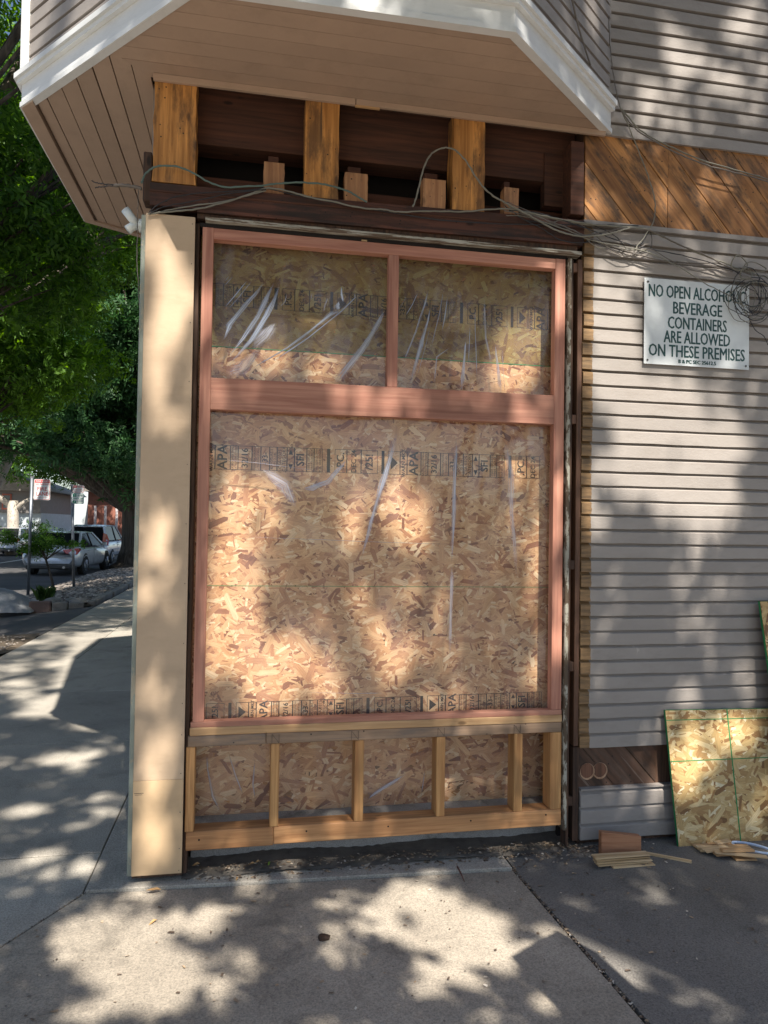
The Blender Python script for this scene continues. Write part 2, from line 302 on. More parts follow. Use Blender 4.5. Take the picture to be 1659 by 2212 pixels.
RED = ((.30,.115,.07), (.50,.24,.16))
M = dict(
  redx=wood('redwood_x', (.36,.15,.105), (.56,.285,.205), 'x', knots=False, grain=42), redz=wood('redwood_z', (.34,.14,.10), (.54,.27,.195), 'z', knots=False, grain=42),
  sill=wood('pine_sill', (.42,.24,.11), (.66,.44,.24), 'x'), sill_grey=wood('weathered_plate', (.22,.15,.10), (.36,.25,.17), 'x', stain=(.13,.11,.10), stain_amt=.6),
  firz=wood('fir_stud', (.38,.18,.065), (.62,.36,.15), 'z'), firx=wood('fir_plate', (.36,.17,.07), (.60,.33,.15), 'x'),
  oldz=wood('old_stud', (.32,.135,.030), (.66,.32,.09), 'z', stain=(.06,.035,.02), stain_amt=.7), oldblk=wood('old_block', (.32,.15,.07), (.54,.29,.14), 'z', stain=(.05,.03,.02)),
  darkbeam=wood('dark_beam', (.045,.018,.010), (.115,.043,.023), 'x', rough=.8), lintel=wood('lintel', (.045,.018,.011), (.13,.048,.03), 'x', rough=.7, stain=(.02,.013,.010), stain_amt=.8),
  sheath=wood('diagonal_sheathing', (.25,.105,.028), (.54,.26,.085), 'x', grain=35, stain=(.07,.04,.02), stain_amt=.9),
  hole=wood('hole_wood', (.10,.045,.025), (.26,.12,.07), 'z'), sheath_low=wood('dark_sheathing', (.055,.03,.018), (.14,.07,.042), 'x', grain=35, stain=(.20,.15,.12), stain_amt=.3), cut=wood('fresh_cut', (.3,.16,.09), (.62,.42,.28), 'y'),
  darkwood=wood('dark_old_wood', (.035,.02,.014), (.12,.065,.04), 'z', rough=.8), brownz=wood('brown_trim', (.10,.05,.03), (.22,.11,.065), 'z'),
  siding=paint('taupe_siding', (.315,.282,.258), rough=.6, var=.09, dirt=(.22,.185,.16), dirt_amt=.45, bumpy=.6, end_raw=(.20,.12,.055), chips=(.44,.39,.35), chip_t=.715),
  siding2=paint('taupe_siding_plain', (.295,.265,.245), rough=.6, var=.1, dirt=(.19,.16,.14), dirt_amt=.5, bumpy=.6, chips=(.42,.37,.33), chip_t=.725),
  soffit=paint('tan_soffit', (.44,.315,.235), rough=.62, var=.06, bumpy=.3, dirt=(.22,.16,.11), dirt_amt=.3),
  white=paint('white_trim', (.74,.75,.75), rough=.4, var=.05, dirt=(.42,.42,.40), dirt_amt=.35, bumpy=.4),
  flaky=paint('flaky_white', (.36,.34,.28), rough=.75, var=.35, chips=(.10,.07,.045), chip_t=.49, bumpy=.8, dirt=(.2,.17,.13), dirt_amt=.7),
  flaky_x=paint('flaky_white_long', (.42,.40,.34), rough=.75, var=.3, chips=(.13,.09,.06), chip_t=.50, chip_s=(4,70,70), bumpy=.8, dirt=(.2,.17,.13), dirt_amt=.8),
  panel=paint('primed_board', (.53,.39,.265), rough=.7, var=.09, bumpy=.2, dirt=(.40,.28,.18), dirt_amt=.5),
  panel2=paint('primed_board_orange', (.53,.375,.225), rough=.7, var=.06, bumpy=.15, dirt=(.42,.28,.16), dirt_amt=.4), green_edge=paint('old_green_paint', (.25,.28,.24), var=.2, chips=(.36,.33,.25), chip_t=.55, bumpy=.6),
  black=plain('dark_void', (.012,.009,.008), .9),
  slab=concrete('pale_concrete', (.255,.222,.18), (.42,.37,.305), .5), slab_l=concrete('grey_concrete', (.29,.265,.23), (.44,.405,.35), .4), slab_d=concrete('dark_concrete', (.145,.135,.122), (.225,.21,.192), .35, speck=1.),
  ledge=concrete('ledge_concrete', (.27,.26,.25), (.46,.44,.42), .7, 2.), asphalt=concrete('asphalt', (.055,.053,.055), (.09,.087,.088), .2, .7), dirt=concrete('dirt', (.06,.045,.032), (.15,.115,.08), .8, 4.),
  dusty=concrete('dusty_ground', (.085,.075,.065), (.21,.185,.155), .6, 4.), kerb=concrete('kerb_concrete', (.16,.15,.14), (.28,.26,.24), .5, 2.), redbrick=concrete('red_kerb', (.13,.085,.07), (.2,.13,.11), .4, 3.),
  gravel=plain('gravel_stone', (.23,.20,.17), .9), whiterock=concrete('white_washed', (.20,.205,.22), (.33,.34,.36), .6, 2.5, dark=(.17,.17,.16)),
  metal=plain('galvanised_post', (.20,.22,.25), .5, .6), signw=plain('sign_white', (.70,.73,.74), .35), signback=plain('sign_back', (.4,.4,.4), .4, .7), ink=plain('dark_green_ink', (.018,.07,.065), .5), red=plain('sign_red', (.55,.05,.05), .5), green=plain('sign_green', (.03,.28,.17), .5),
  screw=plain('screw_head', (.12,.11,.10), .4, .7), stamp=plain('stamp_ink', (.028,.022,.02), .8), greenpaint=plain('green_edge_seal', (.02,.22,.07), .7),
  rope=plain('grey_cable', (.21,.20,.165), .7), rope_g=plain('greenish_cable', (.11,.16,.14), .8), cable_b=plain('black_cable', (.03,.03,.035), .6), cable_t=plain('taupe_cable', (.15,.13,.115), .6), plastic=plain('white_plastic', (.72,.76,.76), .35), strap=plain('blue_white_strap', (.55,.66,.85), .35),
  shim=wood('cedar_shim', (.46,.31,.15), (.74,.57,.36), 'x', knots=False), block=wood('redwood_offcut', (.32,.13,.06), (.52,.26,.14), 'x'), leafdry=plain('dry_leaf', (.50,.30,.13), .7), leafgreen=plain('fallen_green_leaf', (.22,.32,.05), .6), twig=plain('twig', (.15,.07,.05), .8),
  bark=wood('bark', (.03,.025,.02), (.13,.11,.09), 'z', rough=.95, grain=14, bumpy=1., knots=False), bark2=paint('plane_bark', (.36,.32,.27), var=.25, chips=(.15,.13,.11), chip_t=.58, bumpy=.5),
  leafA=leaf_mat('leaf_dark', (.05,.115,.02), (.16,.32,.05), .48), leafB=leaf_mat('leaf_mid', (.03,.085,.016), (.13,.27,.045), .42), leafC=leaf_mat('leaf_bluish', (.024,.07,.03), (.08,.18,.065), .38),
  grass=leaf_mat('grass_blade', (.04,.09,.02), (.12,.2,.05)),
  silver=plain('silver_paint', (.62,.66,.70), .28, .3, .8), bluewhite=plain('white_car_paint', (.66,.71,.80), .25, .1, .8), blackcar=plain('black_car_paint', (.03,.03,.035), .2, .1, .9), glass=plain('car_glass', (.012,.014,.016), .08), tyre=plain('tyre', (.02,.02,.02), .85), rim=plain('alloy', (.35,.36,.38), .3, .8), tail=plain('tail_light', (.40,.02,.02), .2, 0, 1.), bumper=plain('dark_bumper', (.03,.03,.03), .6), amber=plain('yellow_paint', (.65,.32,.02), .5), pl=plain('number_plate', (.6,.6,.62), .4),
  housew=paint('house_grey', (.20,.185,.18), var=.1), housel=paint('house_white', (.50,.56,.60), var=.1), shingle=concrete('shingles', (.20,.18,.16), (.36,.33,.30), .4, 3.), redtrim=plain('red_window_trim', (.42,.10,.055), .5), pane=plain('window_pane', (.10,.13,.15), .08), brick=paint('red_house', (.30,.12,.085), var=.2), pink=paint('pale_wall', (.6,.55,.55)),
  film=film_mat('clear_film', .045, .10, col=(.80,.74,.84)), film_low=film_mat('milky_film', .10, .2, col=(.85,.80,.80)), crease=film_mat('film_crease', .72, .16, col=(.66,.77,1.), crease=True), crease_f=film_mat('film_crease_faint', .42, .2, col=(.76,.80,.97), crease=True),  # crease films: pale blue glints on the folds put into the colour
)
PAL = [(0,(.17,.065,.035)), (.05,(.28,.12,.065)), (.16,(.41,.20,.105)), (.32,(.50,.27,.135)), (.58,(.58,.345,.18)), (.85,(.65,.42,.235)), (1,(.73,.56,.37))]
PALY = [(0,(.20,.10,.04)), (.10,(.36,.20,.08)), (.35,(.50,.33,.14)), (.65,(.60,.43,.20)), (.9,(.70,.55,.31)), (1,(.80,.70,.48))]
M['flake'] = osb_flake_mat('osb_strand', PAL); M['flake_shade'] = osb_flake_mat('osb_strand_shade_tint', PAL, (.42,.46,.28)); M['flake_y'] = osb_flake_mat('osb_strand_yellow', PALY)  # upper sheet tint: shade and green tree reflection put into the colour

M['glass'].node_tree.nodes['Principled BSDF'].inputs['Specular IOR Level'].default_value = .06
# ------------------------------------------------------------------ OSB strands
def strands(name, x0, x1, z0, z1, y, mat, parent, n, seed, lmin=.02, lmax=.12, med=.058):
    """flat wood strands pressed on a board face at y (facing -y), frame of parent"""
    r = np.random.default_rng(seed)
    cx = r.uniform(x0, x1, n); cz = r.uniform(z0, z1, n)
    L = np.exp(r.normal(np.log(med), .50, n)).clip(lmin, lmax*1.25)*.5; Wd = (L*r.uniform(.10,.40,n)).clip(.0022,.013)
    an = r.normal(0, .62, n); an = np.where(r.random(n) < .25, r.uniform(0, pi, n), an)
    ds = r.permutation(n)/n*.0017
    ca, sa = np.cos(an), np.sin(an)
    tmpl = np.array([(-1,-.35),(-.82,-1),(.86,-.9),(1,.1),(.8,.95),(-.7,1)])
    P = np.zeros((n, 6, 3)); UV = np.zeros((n, 6, 2))
    for k, (a, b) in enumerate(tmpl):
        u = L*a*r.uniform(.8,1.1,n); v = Wd*b*r.uniform(.75,1.15,n)
        P[:,k,0] = np.clip(cx+u*ca-v*sa, x0, x1); P[:,k,2] = np.clip(cz+u*sa+v*ca, z0, z1); P[:,k,1] = y-.0003-ds
        UV[:,k,0] = u+cx*7; UV[:,k,1] = v+cz*7
    me = bpy.data.meshes.new(name)
    me.vertices.add(n*6); me.vertices.foreach_set('co', P.reshape(-1))
    me.loops.add(n*6); me.loops.foreach_set('vertex_index', np.arange(n*6))
    me.polygons.add(n); me.polygons.foreach_set('loop_start', np.arange(n)*6)
    uvl = me.uv_layers.new(name='UVMap'); me.update(calc_edges=True); uvl.data.foreach_set('uv', UV.reshape(-1))
    me.materials.append(mat); me.validate()
    return link('wood_strand', me, parent, kind='stuff')

# ------------------------------------------------------------------ text
def text_into(mb, s, cx, cz, h, y, sx=1., ang=0., thick=.0, align='CENTER', bold=0.):
    cu_ = bpy.data.curves.new('t', 'FONT'); cu_.body = s; cu_.size = 1.; cu_.align_x = align; cu_.align_y = 'CENTER'; cu_.resolution_u = 2; cu_.offset = bold
    o = bpy.data.objects.new('t', cu_); COL.objects.link(o); bpy.context.view_layer.update()
    dg = bpy.context.evaluated_depsgraph_get(); me = o.evaluated_get(dg).to_mesh()
    k = h/.70
    vs = []
    for v in me.vertices:
        a, b = v.co.x*k*sx, v.co.y*k
        vs.append((cx+a*cos(ang)-b*sin(ang), y, cz+a*sin(ang)+b*cos(ang)))
    mb.add(vs, [tuple(p.vertices) for p in me.polygons])
    wd = (max(v.co.x for v in me.vertices)-min(v.co.x for v in me.vertices))*k*sx if me.vertices else 0
    o.evaluated_get(dg).to_mesh_clear(); bpy.data.objects.remove(o); bpy.data.curves.remove(cu_)
    return wd

def clip(poly, a, b, c):        # keep a*x+b*y <= c
    out = []
    for i in range(len(poly)):
        p, q = poly[i], poly[(i+1)%len(poly)]
        dp, dq = a*p[0]+b*p[1]-c, a*q[0]+b*q[1]-c
        if dp <= 0: out.append(p)
        if dp*dq < 0:
            t = dp/(dp-dq); out.append((p[0]+(q[0]-p[0])*t, p[1]+(q[1]-p[1])*t))
    return out

# ================================================================== SETTING
def gz_r(x, y): return 0. if x < 1.2 else min(.03, (x-1.2)*.08)
struct('ground_base', MB().box(-300, 300, -60, 500, -.9, -.42), M['dirt'])
struct('road', MB().prism([(-5.15,10.3),(-5.15,300),(-14,300),(-14,-40),(-5.6,-40),(-5.6,4.2),(-5.15,7.)], -.40, -.30), M['asphalt'])
struct('far_pavement', MB().box(-17.5, -14.01, -40, 300, -.41, -.17), M['slab_l'])
# joint filler underneath the slabs
struct('subsoil', MB().prism([(-2.72,-8),(4.6,-8),(4.6,.5),(-.4,.5),(-.4,60),(-2.72,60)], -.3, -.02), M['dirt'])
pave = struct('pavement', MB().prism([(-8,-14),(-2.72,-14),(-2.72,4.2),(-5.6,4.2),(-8,4.2)], -.32, -.004), M['slab_l'])
def slab(poly, m, z=0., g=.005, zf=None):
    P = poly
    n = len(P); cx = sum(p[0] for p in P)/n; cy = sum(p[1] for p in P)/n
    out = []
    for p in P:
        d = math.hypot(p[0]-cx, p[1]-cy); out.append((p[0]+(cx-p[0])/d*g*1.4, p[1]+(cy-p[1])/d*g*1.4))
    mb = MB().prism(out, -.12, (lambda x, y: zf(x, y)) if zf else z)
    me = mb.mesh('concrete_slab', m, (cx,cy,0), bev=.0025)
    return link('concrete_slab', me, pave, (cx,cy,0))
J = (-.638,-.031)
slab([J, (1.163,-.112), (1.215,-1.1), (1.24,-2.6), (-2.19,-2.6)], M['slab'])
slab([(-2.19,-2.6), (1.24,-2.6), (1.30,-8), (-2.7,-8), (-2.7,-3.45)], M['slab'])
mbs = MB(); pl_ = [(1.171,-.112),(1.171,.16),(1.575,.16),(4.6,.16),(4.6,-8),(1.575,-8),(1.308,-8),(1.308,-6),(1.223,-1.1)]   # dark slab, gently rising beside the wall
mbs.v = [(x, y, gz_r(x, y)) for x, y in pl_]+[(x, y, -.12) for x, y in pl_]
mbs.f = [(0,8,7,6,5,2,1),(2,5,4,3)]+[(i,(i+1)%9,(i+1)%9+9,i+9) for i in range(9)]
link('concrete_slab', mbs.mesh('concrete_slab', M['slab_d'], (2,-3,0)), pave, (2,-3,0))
slab([J, (-.638,.336), (-2.7,.31), (-2.7,-3.45), (-2.19,-2.6)], M['slab_l'])
ys = [.336, 2.06, 3.6, 5.2, 7.2, 9.3, 11.3, 13.4, 15.5, 17.6, 19.7, 22, 25, 28, 32, 40, 59]
for a, b in zip(ys[:-1], ys[1:]):
    if a < 5: slab([(-.638,a), (-2.7,a), (-2.7,b), (-.638,b)], M['slab_l'])
    else:
        slab([(-.638,a), (-1.85,a), (-1.85,b), (-.638,b)], M['slab_l']); slab([(-1.85,a), (-2.7,a), (-2.7,b), (-1.85,b)], M['slab_l'])
slab([J, (-.49,.11), (-.47,.16), (-.47,59), (-.638,59)], M['slab_l'])
slab([J, (-.49,.11), (-.30,.13), (1.163,.04), (1.163,-.112)], M['slab_l'], z=.012)
# alley apron between pavement and road, tree basin
def slope_l(x, y): return max(-.30, -.01-.27*max(0, (-3.9-x)/1.3))
struct('alley', MB().prism([(-2.72,7.08),(-2.72,10.42),(-5.2,10.3),(-5.2,7.0)], -.4, lambda x, y: slope_l(x, y)+.004), M['asphalt'])
mbd = MB()
nx, ny = 16, 16
for j in range(ny+1):
    for i in range(nx+1):
        x = -5.6+(2.88)*i/nx; y = 4.2+2.85*j/ny
        mbd.v.append((x, y, -.015+.035*math.sin(x*3)*math.cos(y*4)+rnd.uniform(-.01,.01)))
for j in range(ny):
    for i in range(nx): a = j*(nx+1)+i; mbd.f.append((a,a+1,a+nx+2,a+nx+1))
struct('tree_basin_soil', mbd, M['dirt'], True)
# dirty recess and ledge under the knee wall
struct('foundation_ledge', MB().box(-.235, 1.50, .09, .30, .14, .20).box(-.235, 1.50, .17, .30, -.1, .1399), M['ledge'])
mbd = MB(); nx, ny = 90, 8
for j in range(ny+1):
    for i in range(nx+1):
        x = -.26+1.9*i/nx; y = -.005+.18*j/ny
        mbd.v.append((x, y, .014+.012*j/ny+rnd.uniform(0,.007)+.006*sin(x*9)))
for j in range(ny):
    for i in range(nx): a = j*(nx+1)+i; mbd.f.append((a,a+1,a+nx+2,a+nx+1))
struct('soil_strip', mbd, M['dusty'], True)

# planting strip with stones
def bed_z(x, y): return -.01-.17*min(1, max(0, (-2.85-x)/2.2))+.05*math.sin(x*2.1+y*.6)*.5
mbd = MB(); nx, ny = 14, 60
for j in range(ny+1):
    for i in range(nx+1):
        x = -5.05+2.2*i/nx; y = 10.5+26*j/ny; mbd.v.append((x, y, bed_z(x, y)))
for j in range(ny):
    for i in range(nx): a = j*(nx+1)+i; mbd.f.append((a,a+1,a+nx+2,a+nx+1))
struct('planting_bed', mbd, M['dirt'], True)
def stones(n, x0, x1, y0, y1, r0, r1, zf, name, mat, seed):
    r = np.random.default_rng(seed); base = np.array([(1,0,0),(-1,0,0),(0,1,0),(0,-1,0),(0,0,1),(0,0,-1),(.6,.6,.5),(-.6,.6,.5),(.6,-.6,.5),(-.6,-.6,.5)])
    bm = bmesh.new()
    for v in base: bm.verts.new(v)
    bmesh.ops.convex_hull(bm, input=bm.verts[:]); bm.verts.ensure_lookup_table(); bm.verts.index_update()
    fs = [[v.index for v in f.verts] for f in bm.faces]; bv = np.array([v.co[:] for v in bm.verts]); bm.free()
    mb = MB()
    for i in range(n):
        x, y = r.uniform(x0,x1), r.uniform(y0,y1); s = r.uniform(r0,r1); a = r.uniform(0,6.3)
        q = bv*np.array([s*r.uniform(.7,1.5), s, s*r.uniform(.4,.7)])+r.normal(0, s*.08, bv.shape)
        q = np.stack([q[:,0]*cos(a)-q[:,1]*sin(a)+x, q[:,0]*sin(a)+q[:,1]*cos(a)+y, q[:,2]+zf(x, y)+s*.15], 1)
        mb.add(q.tolist(), fs)
    o = link(name, mb.mesh(name, mat), None); o['kind'] = 'stuff'; return o
gm, nt, b = new_mat('gravel_mix'); g = nt.nodes.new('ShaderNodeNewGeometry')
r = ramp(nt, [(0,(.10,.085,.075)),(.5,(.22,.19,.165)),(1,(.42,.37,.33))]); nt.links.new(g.outputs['Random Per Island'], r.inputs[0]); nt.links.new(r.outputs[0], b.inputs['Base Color']); b.inputs['Roughness'].default_value = .9
o = stones(7000, -5.0, -2.9, 10.9, 24, .02, .055, bed_z, 'gravel', gm, 3); o['label'] = 'grey and tan gravel covering the planting strip beside the road'; o['category'] = 'gravel'
o = stones(1500, -5.4, -2.8, 4.3, 7, .008, .02, lambda x, y: .0, 'leaf_litter', gm, 5); o['label'] = 'brown litter scattered over the bare soil of the tree basin'; o['category'] = 'litter'
# kerb stones round the bed
kp = [(-3.83,10.34),(-3.45,10.36),(-3.18,10.42),(-2.92,10.52)]
for i in range(3):
    (xa, ya), (xb, yb) = kp[i], kp[i+1]
    o = thing('kerb_stone', ['reddish kerb stone beside the whitewashed mound', 'worn kerb stone at the front of the planting bed, middle one', 'pale kerb stone at the front corner of the planting bed'][i], 'kerb stone', ((xa+xb)/2,(ya+yb)/2,-.2), (0,0,math.atan2(yb-ya, xb-xa)), 'kerb stones edging the planting bed',
              data=MB().box(-.5*math.hypot(xb-xa,yb-ya)+.01, .5*math.hypot(xb-xa,yb-ya)-.01, 0, .13, 0, .29-.02*i).mesh('kerb_stone', M['redbrick' if i < 1 else 'kerb'], bev=.02))
for i in range(9):
    o = thing('kerb_stone', 'long concrete kerb block running back beside the pavement, number %s from the front' % ['one','two','three','four','five','six','seven','eight','nine'][i], 'kerb stone', (-2.86,10.72+i*1.9,-.2), (0,0,.01), 'kerb stones edging the planting bed',
              data=MB().box(-.06,.06,0,1.86,0,.26).mesh('kerb_stone', M['kerb'], bev=.015))
# whitewashed mound
mbm = MB(); nx, ny = 26, 12
for j in range(ny+1):
    for i in range(nx+1):
        u, v = i/nx, j/ny; x = -5.7+1.98*u; y = 10.12+.8*v
        h = .40*(1-max(0,(u-.45)/.55)**3)*min(1, v*2.2)**.6*(1-max(0,(v-.75)/.25)**2)+.015*sin(u*31)*sin(v*17)+rnd.uniform(-.008,.008)
        mbm.v.append((x, y, -.08+max(0, h)))
for j in range(ny):
    for i in range(nx): a = j*(nx+1)+i; mbm.f.append((a,a+1,a+nx+2,a+nx+1))
thing('concrete_mound', 'low whitewashed concrete mound at the corner of the planting bed', 'mound', (0,0,0), data=mbm.mesh('concrete_mound', M['whiterock'], smooth=True))
for i, (x, y, s) in enumerate([(-3.9,10.75,.10),(-3.55,10.8,.13),(-3.1,10.75,.12),(-4.3,10.7,.08),(-3.3,11.1,.09)]):
    bm = bmesh.new(); bmesh.ops.create_icosphere(bm, subdivisions=2, radius=s)
    for v in bm.verts: v.co = Vector((v.co.x*1.5, v.co.y, v.co.z*.6))*(1+rnd.uniform(-.12,.12))
    me = bpy.data.meshes.new('rock'); bm.to_mesh(me); bm.free(); me.materials.append(M['whiterock' if i in (0,3) else 'kerb'])
    thing('rock', ['small white rock at the foot of the young shrub','flat brown rock just behind the kerb','largest rock at the right front corner of the bed','little white rock nearest the whitewashed mound','rock half sunk in gravel behind the others'][i], 'rock', (x,y,.0+s*.3), (0,0,i*1.3), 'rocks at the front of the planting bed', data=me)

# ================================================================== BUILDING
B = thing('corner_building', 'corner building with taupe clapboard siding, opened shopfront wall and overhanging bay', 'building')
part('dark_core', MB().box(-.42, 4.6, .34, 12, 0, 7.0), M['black'], B)  # solid black box added inside to stop light behind the openings
part('side_wall', MB().box(-.455, -.421, .10, 12, .0, 7.0), M['siding2'], B)
part('party_wall', MB().box(4.56, 4.6, .02, .339, 0, 7.), M['siding2'], B)
part('roof_parapet', MB().box(-.5, 4.65, -.04, 12.05, 7.0, 7.18), M['white'], B)
# --- right wall siding
wall = link('siding_wall', None, B)
def board_mesh(L, pitch, mat, name='clapboard', seed=1):
    r = random.Random(seed); p = pitch
    nseg = max(2, int(L/.12)); prof = [(0.022,0.0),(.0,.0),(.0,p*.76),(.013,p*.87),(.019,p*.96),(.022,p*1.04),(.03,p*1.04)]
    mb = MB()
    for i in range(nseg+1):
        x = L*i/nseg; w1 = r.uniform(-.0014,.0014); w2 = r.uniform(-.0018,.0018)
        for k, (y, z) in enumerate(prof): mb.v.append((x, y+(w1 if k in (1,2) else 0), z+(w2 if k < 2 else 0)))
    n = len(prof)
    for i in range(nseg):
        for k in range(n-1): a = i*n+k; mb.f.append((a, a+n, a+n+1, a+1))
    mb.f.append(tuple(range(n))); mb.f.append(tuple(nseg*n+k for k in range(n-1,-1,-1)))
    return mb.mesh(name, mat)
bms = [board_mesh(3.05, .0684, M['siding'], seed=s) for s in range(4)]
# main run z .481 -> 2.90
for i in range(36):
    z = .481+.0684*i
    if z > 2.93: break
    link('clapboard', bms[i%4], wall, (1.5235+rnd.uniform(-.003,.003), rnd.uniform(-.001,.001), z), (0,rnd.uniform(-.0006,.0006),0))
part('wall_backing', MB().box(1.53, 4.55, .031, .338, .02, 2.96), M['darkwood'], wall)
for i in range(3):
    link('clapboard', board_mesh(3.04, .076, M['siding2'], seed=20+i), wall, (1.533, 0, .055+.076*i))
part('skirt_cap', MB().box(1.533, 4.56, -.002, .03, .284, .292), M['siding2'], wall)
# --- lower dark diagonal sheathing with two drilled holes
def sheathing(x0, x1, z0, z1, ang, wdt, y, th, mat, parent, name='sheathing_board', off=0., joints=()):
    """boards running down to the right, clipped to a rectangle"""
    segs = [x0]+list(joints)+[x1]
    for sa, sb in zip(segs[:-1], segs[1:]):
        nx_, nz_ = sin(ang), cos(ang)          # normal of the board direction (cos,-sin)
        ks = [nx_*x+nz_*z for x in (sa,sb) for z in (z0,z1)]
        k = math.floor((min(ks)-off)/wdt)*wdt+off
        while k < max(ks):
            poly = [(sa+.001,z0),(sb-.001,z0),(sb-.001,z1),(sa+.001,z1)]
            poly = clip(poly, -nx_, -nz_, -(k+.0016)); poly = clip(poly, nx_, nz_, k+wdt-.0016) if poly else poly
            if len(poly) > 2:
                cx = sum(p[0] for p in poly)/len(poly); cz = sum(p[1] for p in poly)/len(poly)
                yy = y+rnd.uniform(-.0015,.0015)
                ca, sa_ = cos(-ang), sin(-ang)       # local frame: x along the board
                loc = [((p[0]-cx)*ca+(p[1]-cz)*sa_, -(p[0]-cx)*sa_+(p[1]-cz)*ca) for p in poly]
                me = MB().prism_y(loc, 0, th).mesh(name, mat, bev=.001)
                link(name, me, parent, (cx, yy, cz), (0, ang, 0))
            k += wdt
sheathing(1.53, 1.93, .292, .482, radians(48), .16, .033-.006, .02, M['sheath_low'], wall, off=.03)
part('knob_and_tube_hole', MB().tube([(1.583,.0262,.372),(1.583,.12,.372)], .036, 24), M['black'], wall) if 0 else None
for hx in (1.575, 1.640):
    mbh = MB(); n = 28
    for k in range(n):
        a = 2*pi*k/n
        for rr, yy in ((.0375,.0245),(.033,.0235),(.0325,.031)): mbh.v.append((hx+rr*cos(a)+(.002 if rr > .035 else 0), yy, .368+rr*1.04*sin(a)-(.004 if rr > .035 else 0)))
    for k in range(n):
        q = (k+1)%n
        mbh.f += [(k*3,k*3+1,q*3+1,q*3),(k*3+1,k*3+2,q*3+2,q*3+1)]
    hr = part('drilled_hole', mbh, M['cut'], wall)
    mbh = MB(); mbh.v = [(hx+.0325*cos(2*pi*k/n), .0242+(0 if hx < 1.6 else .0004), .368+.034*sin(2*pi*k/n)) for k in range(n)]; mbh.f = [tuple(range(n))]
    part('hole_bottom', mbh, M['hole'], hr)
# --- diagonal sheathing above
sheathing(1.53, 4.55, 2.968, 3.40, radians(49), .135, .012, .02, M['sheath'], wall, off=.05, joints=(1.965, 3.1))
part('upper_backing', MB().box(1.53, 4.55, .036, .338, 2.961, 7.0), M['darkwood'], wall)
part('water_table', MB().box(1.52, 4.56, -.004, .03, 2.945, 2.968), M['siding2'], wall)
ub = [board_mesh(2.93, .0672, M['siding2'], seed=40+s) for s in range(4)]
for i in range(20):
    link('clapboard', ub[i%4], wall, (1.632, rnd.uniform(-.001,.001), 3.387+.0672*i), (0,rnd.uniform(-.0005,.0005),0))
mbx = MB()
for i in range(34): mbx.box(1.632, 4.56, 0, .03, 4.74+.0672*i, 4.74+.0672*i+.058)
part('upper_siding', mbx, M['siding2'], wall, kind='stuff')

# --- weathered jamb strip and stud bay between window and siding
jamb = link('weathered_jamb', None, B)
bxp('paint_strip', 1.440, 1.459, -.012, .05, .11, 2.775, M['flaky'], jamb, .004)
bxp('dark_strip', 1.4595, 1.472, .0, .06, .03, 2.775, M['darkwood'], jamb, .003)
bxp('wall_stud', 1.497, 1.521, .006, .09, .49, 2.78, M['brownz'], jamb, .002)
bxp('wall_stud', 1.497, 1.526, .010, .09, .05, .485, M['darkwood'], jamb, .002)
for z in (2.02, 1.335, .86, .235, 2.74): bxp('nailing_block', 1.4725, 1.4965, .008, .05, z-.022, z+.022, M['brownz' if z > 1.9 else 'darkwood'], jamb, .003)
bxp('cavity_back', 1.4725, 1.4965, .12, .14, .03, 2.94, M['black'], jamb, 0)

# --- corner post left of the window
corner = link('corner_post', None, B)
bxp('corner_board', -.457, -.257, -.020, -.002, .4365, 2.800, M['panel'], corner, .0008, label='long smooth beige upper board')
bxp('corner_board', -.457, -.257, -.0202, -.002, .048, .4355, M['panel2'], corner, .0008, label='short more orange lower board')
bxp('old_corner_trim', -.478, -.4575, -.001, .10, .04, 2.80, M['green_edge'], corner, .003)
bxp('corner_backing', -.457, -.258, .0, .09, .03, 2.80, M['darkwood'], corner, .001)
bxp('dark_jamb', -.2565, -.240, .012, .10, .03, 2.79, M['darkwood'], corner, .002)
for z in (.62,1.0,.30,1.5,.46,.15,.75,1.25,1.75,2.1,2.35,2.6,2.77,.06):
    mbn = MB().tube([(-.268,-.0212,z),(-.268,-.019,z)], .0022, 6); part('nail_head', mbn, M['screw'], corner)
part('pencil_mark', MB().box(-.452,-.415,-.0204,-.0201,.385,.387).box(-.449,-.42,-.0204,-.0201,.379,.3805), M['stamp'], corner)

# --- redwood window frame
win = link('window_frame', None, B)
bxp('stile', -.227, -.181, 0, .045, .665, 2.771, M['redz'], win); bxp('stile', 1.381, 1.431, 0, .045, .665, 2.771, M['redz'], win)
bxp('head_rail', -.1808, 1.3808, .0005, .045, 2.722, 2.770, M['redx'], win)
bxp('mid_rail', -.1808, 1.3808, .0005, .045, 1.990, 2.126, M['redx'], win)
bxp('mullion', .586, .632, .001, .044, 2.1265, 2.7215, M['redz'], win)
bxp('bottom_rail', -.235, 1.433, -.001, .047, .642, .6645, M['redx'], win)
bxp('shim', .46,.485,.0,.03,2.7715,2.778, M['shim'], win, .0005)
# --- knee wall
knee = link('knee_wall', None, B)
bxp('sill_board', -.238, 1.4345, -.004, .10, .608, .6415, M['sill'], knee, .003)
bxp('top_plate', -.245, .079, -.002, .09, .561, .6075, M['sill_grey'], knee, .003); bxp('top_plate', .081, 1.4345, -.001, .09, .561, .6075, M['sill_grey'], knee, .003)
for x, s in ((-.232,.036),(.120,.038),(.487,.040),(.857,.040),(1.224,.040),(1.407,.055)):
    bxp('stud', x-s/2, x+s/2, -.002, .085, .207, .5605, M['firz'], knee, .003)
bxp('bottom_plate', -.245, .119, -.001, .088, .128, .2065, M['firx'], knee, .003); bxp('bottom_plate', .120, 1.436, -.001, .088, .132, .2065, M['firx'], knee, .003)
for x, z in ((-.19,.172),(.26,.18),(.62,.178),(1.0,.18),(1.36,.185)): part('bolt_hole', MB().tube([(x,-.0022,z),(x,.0,z)], .0038, 10), M['black'], knee)
mk = MB()
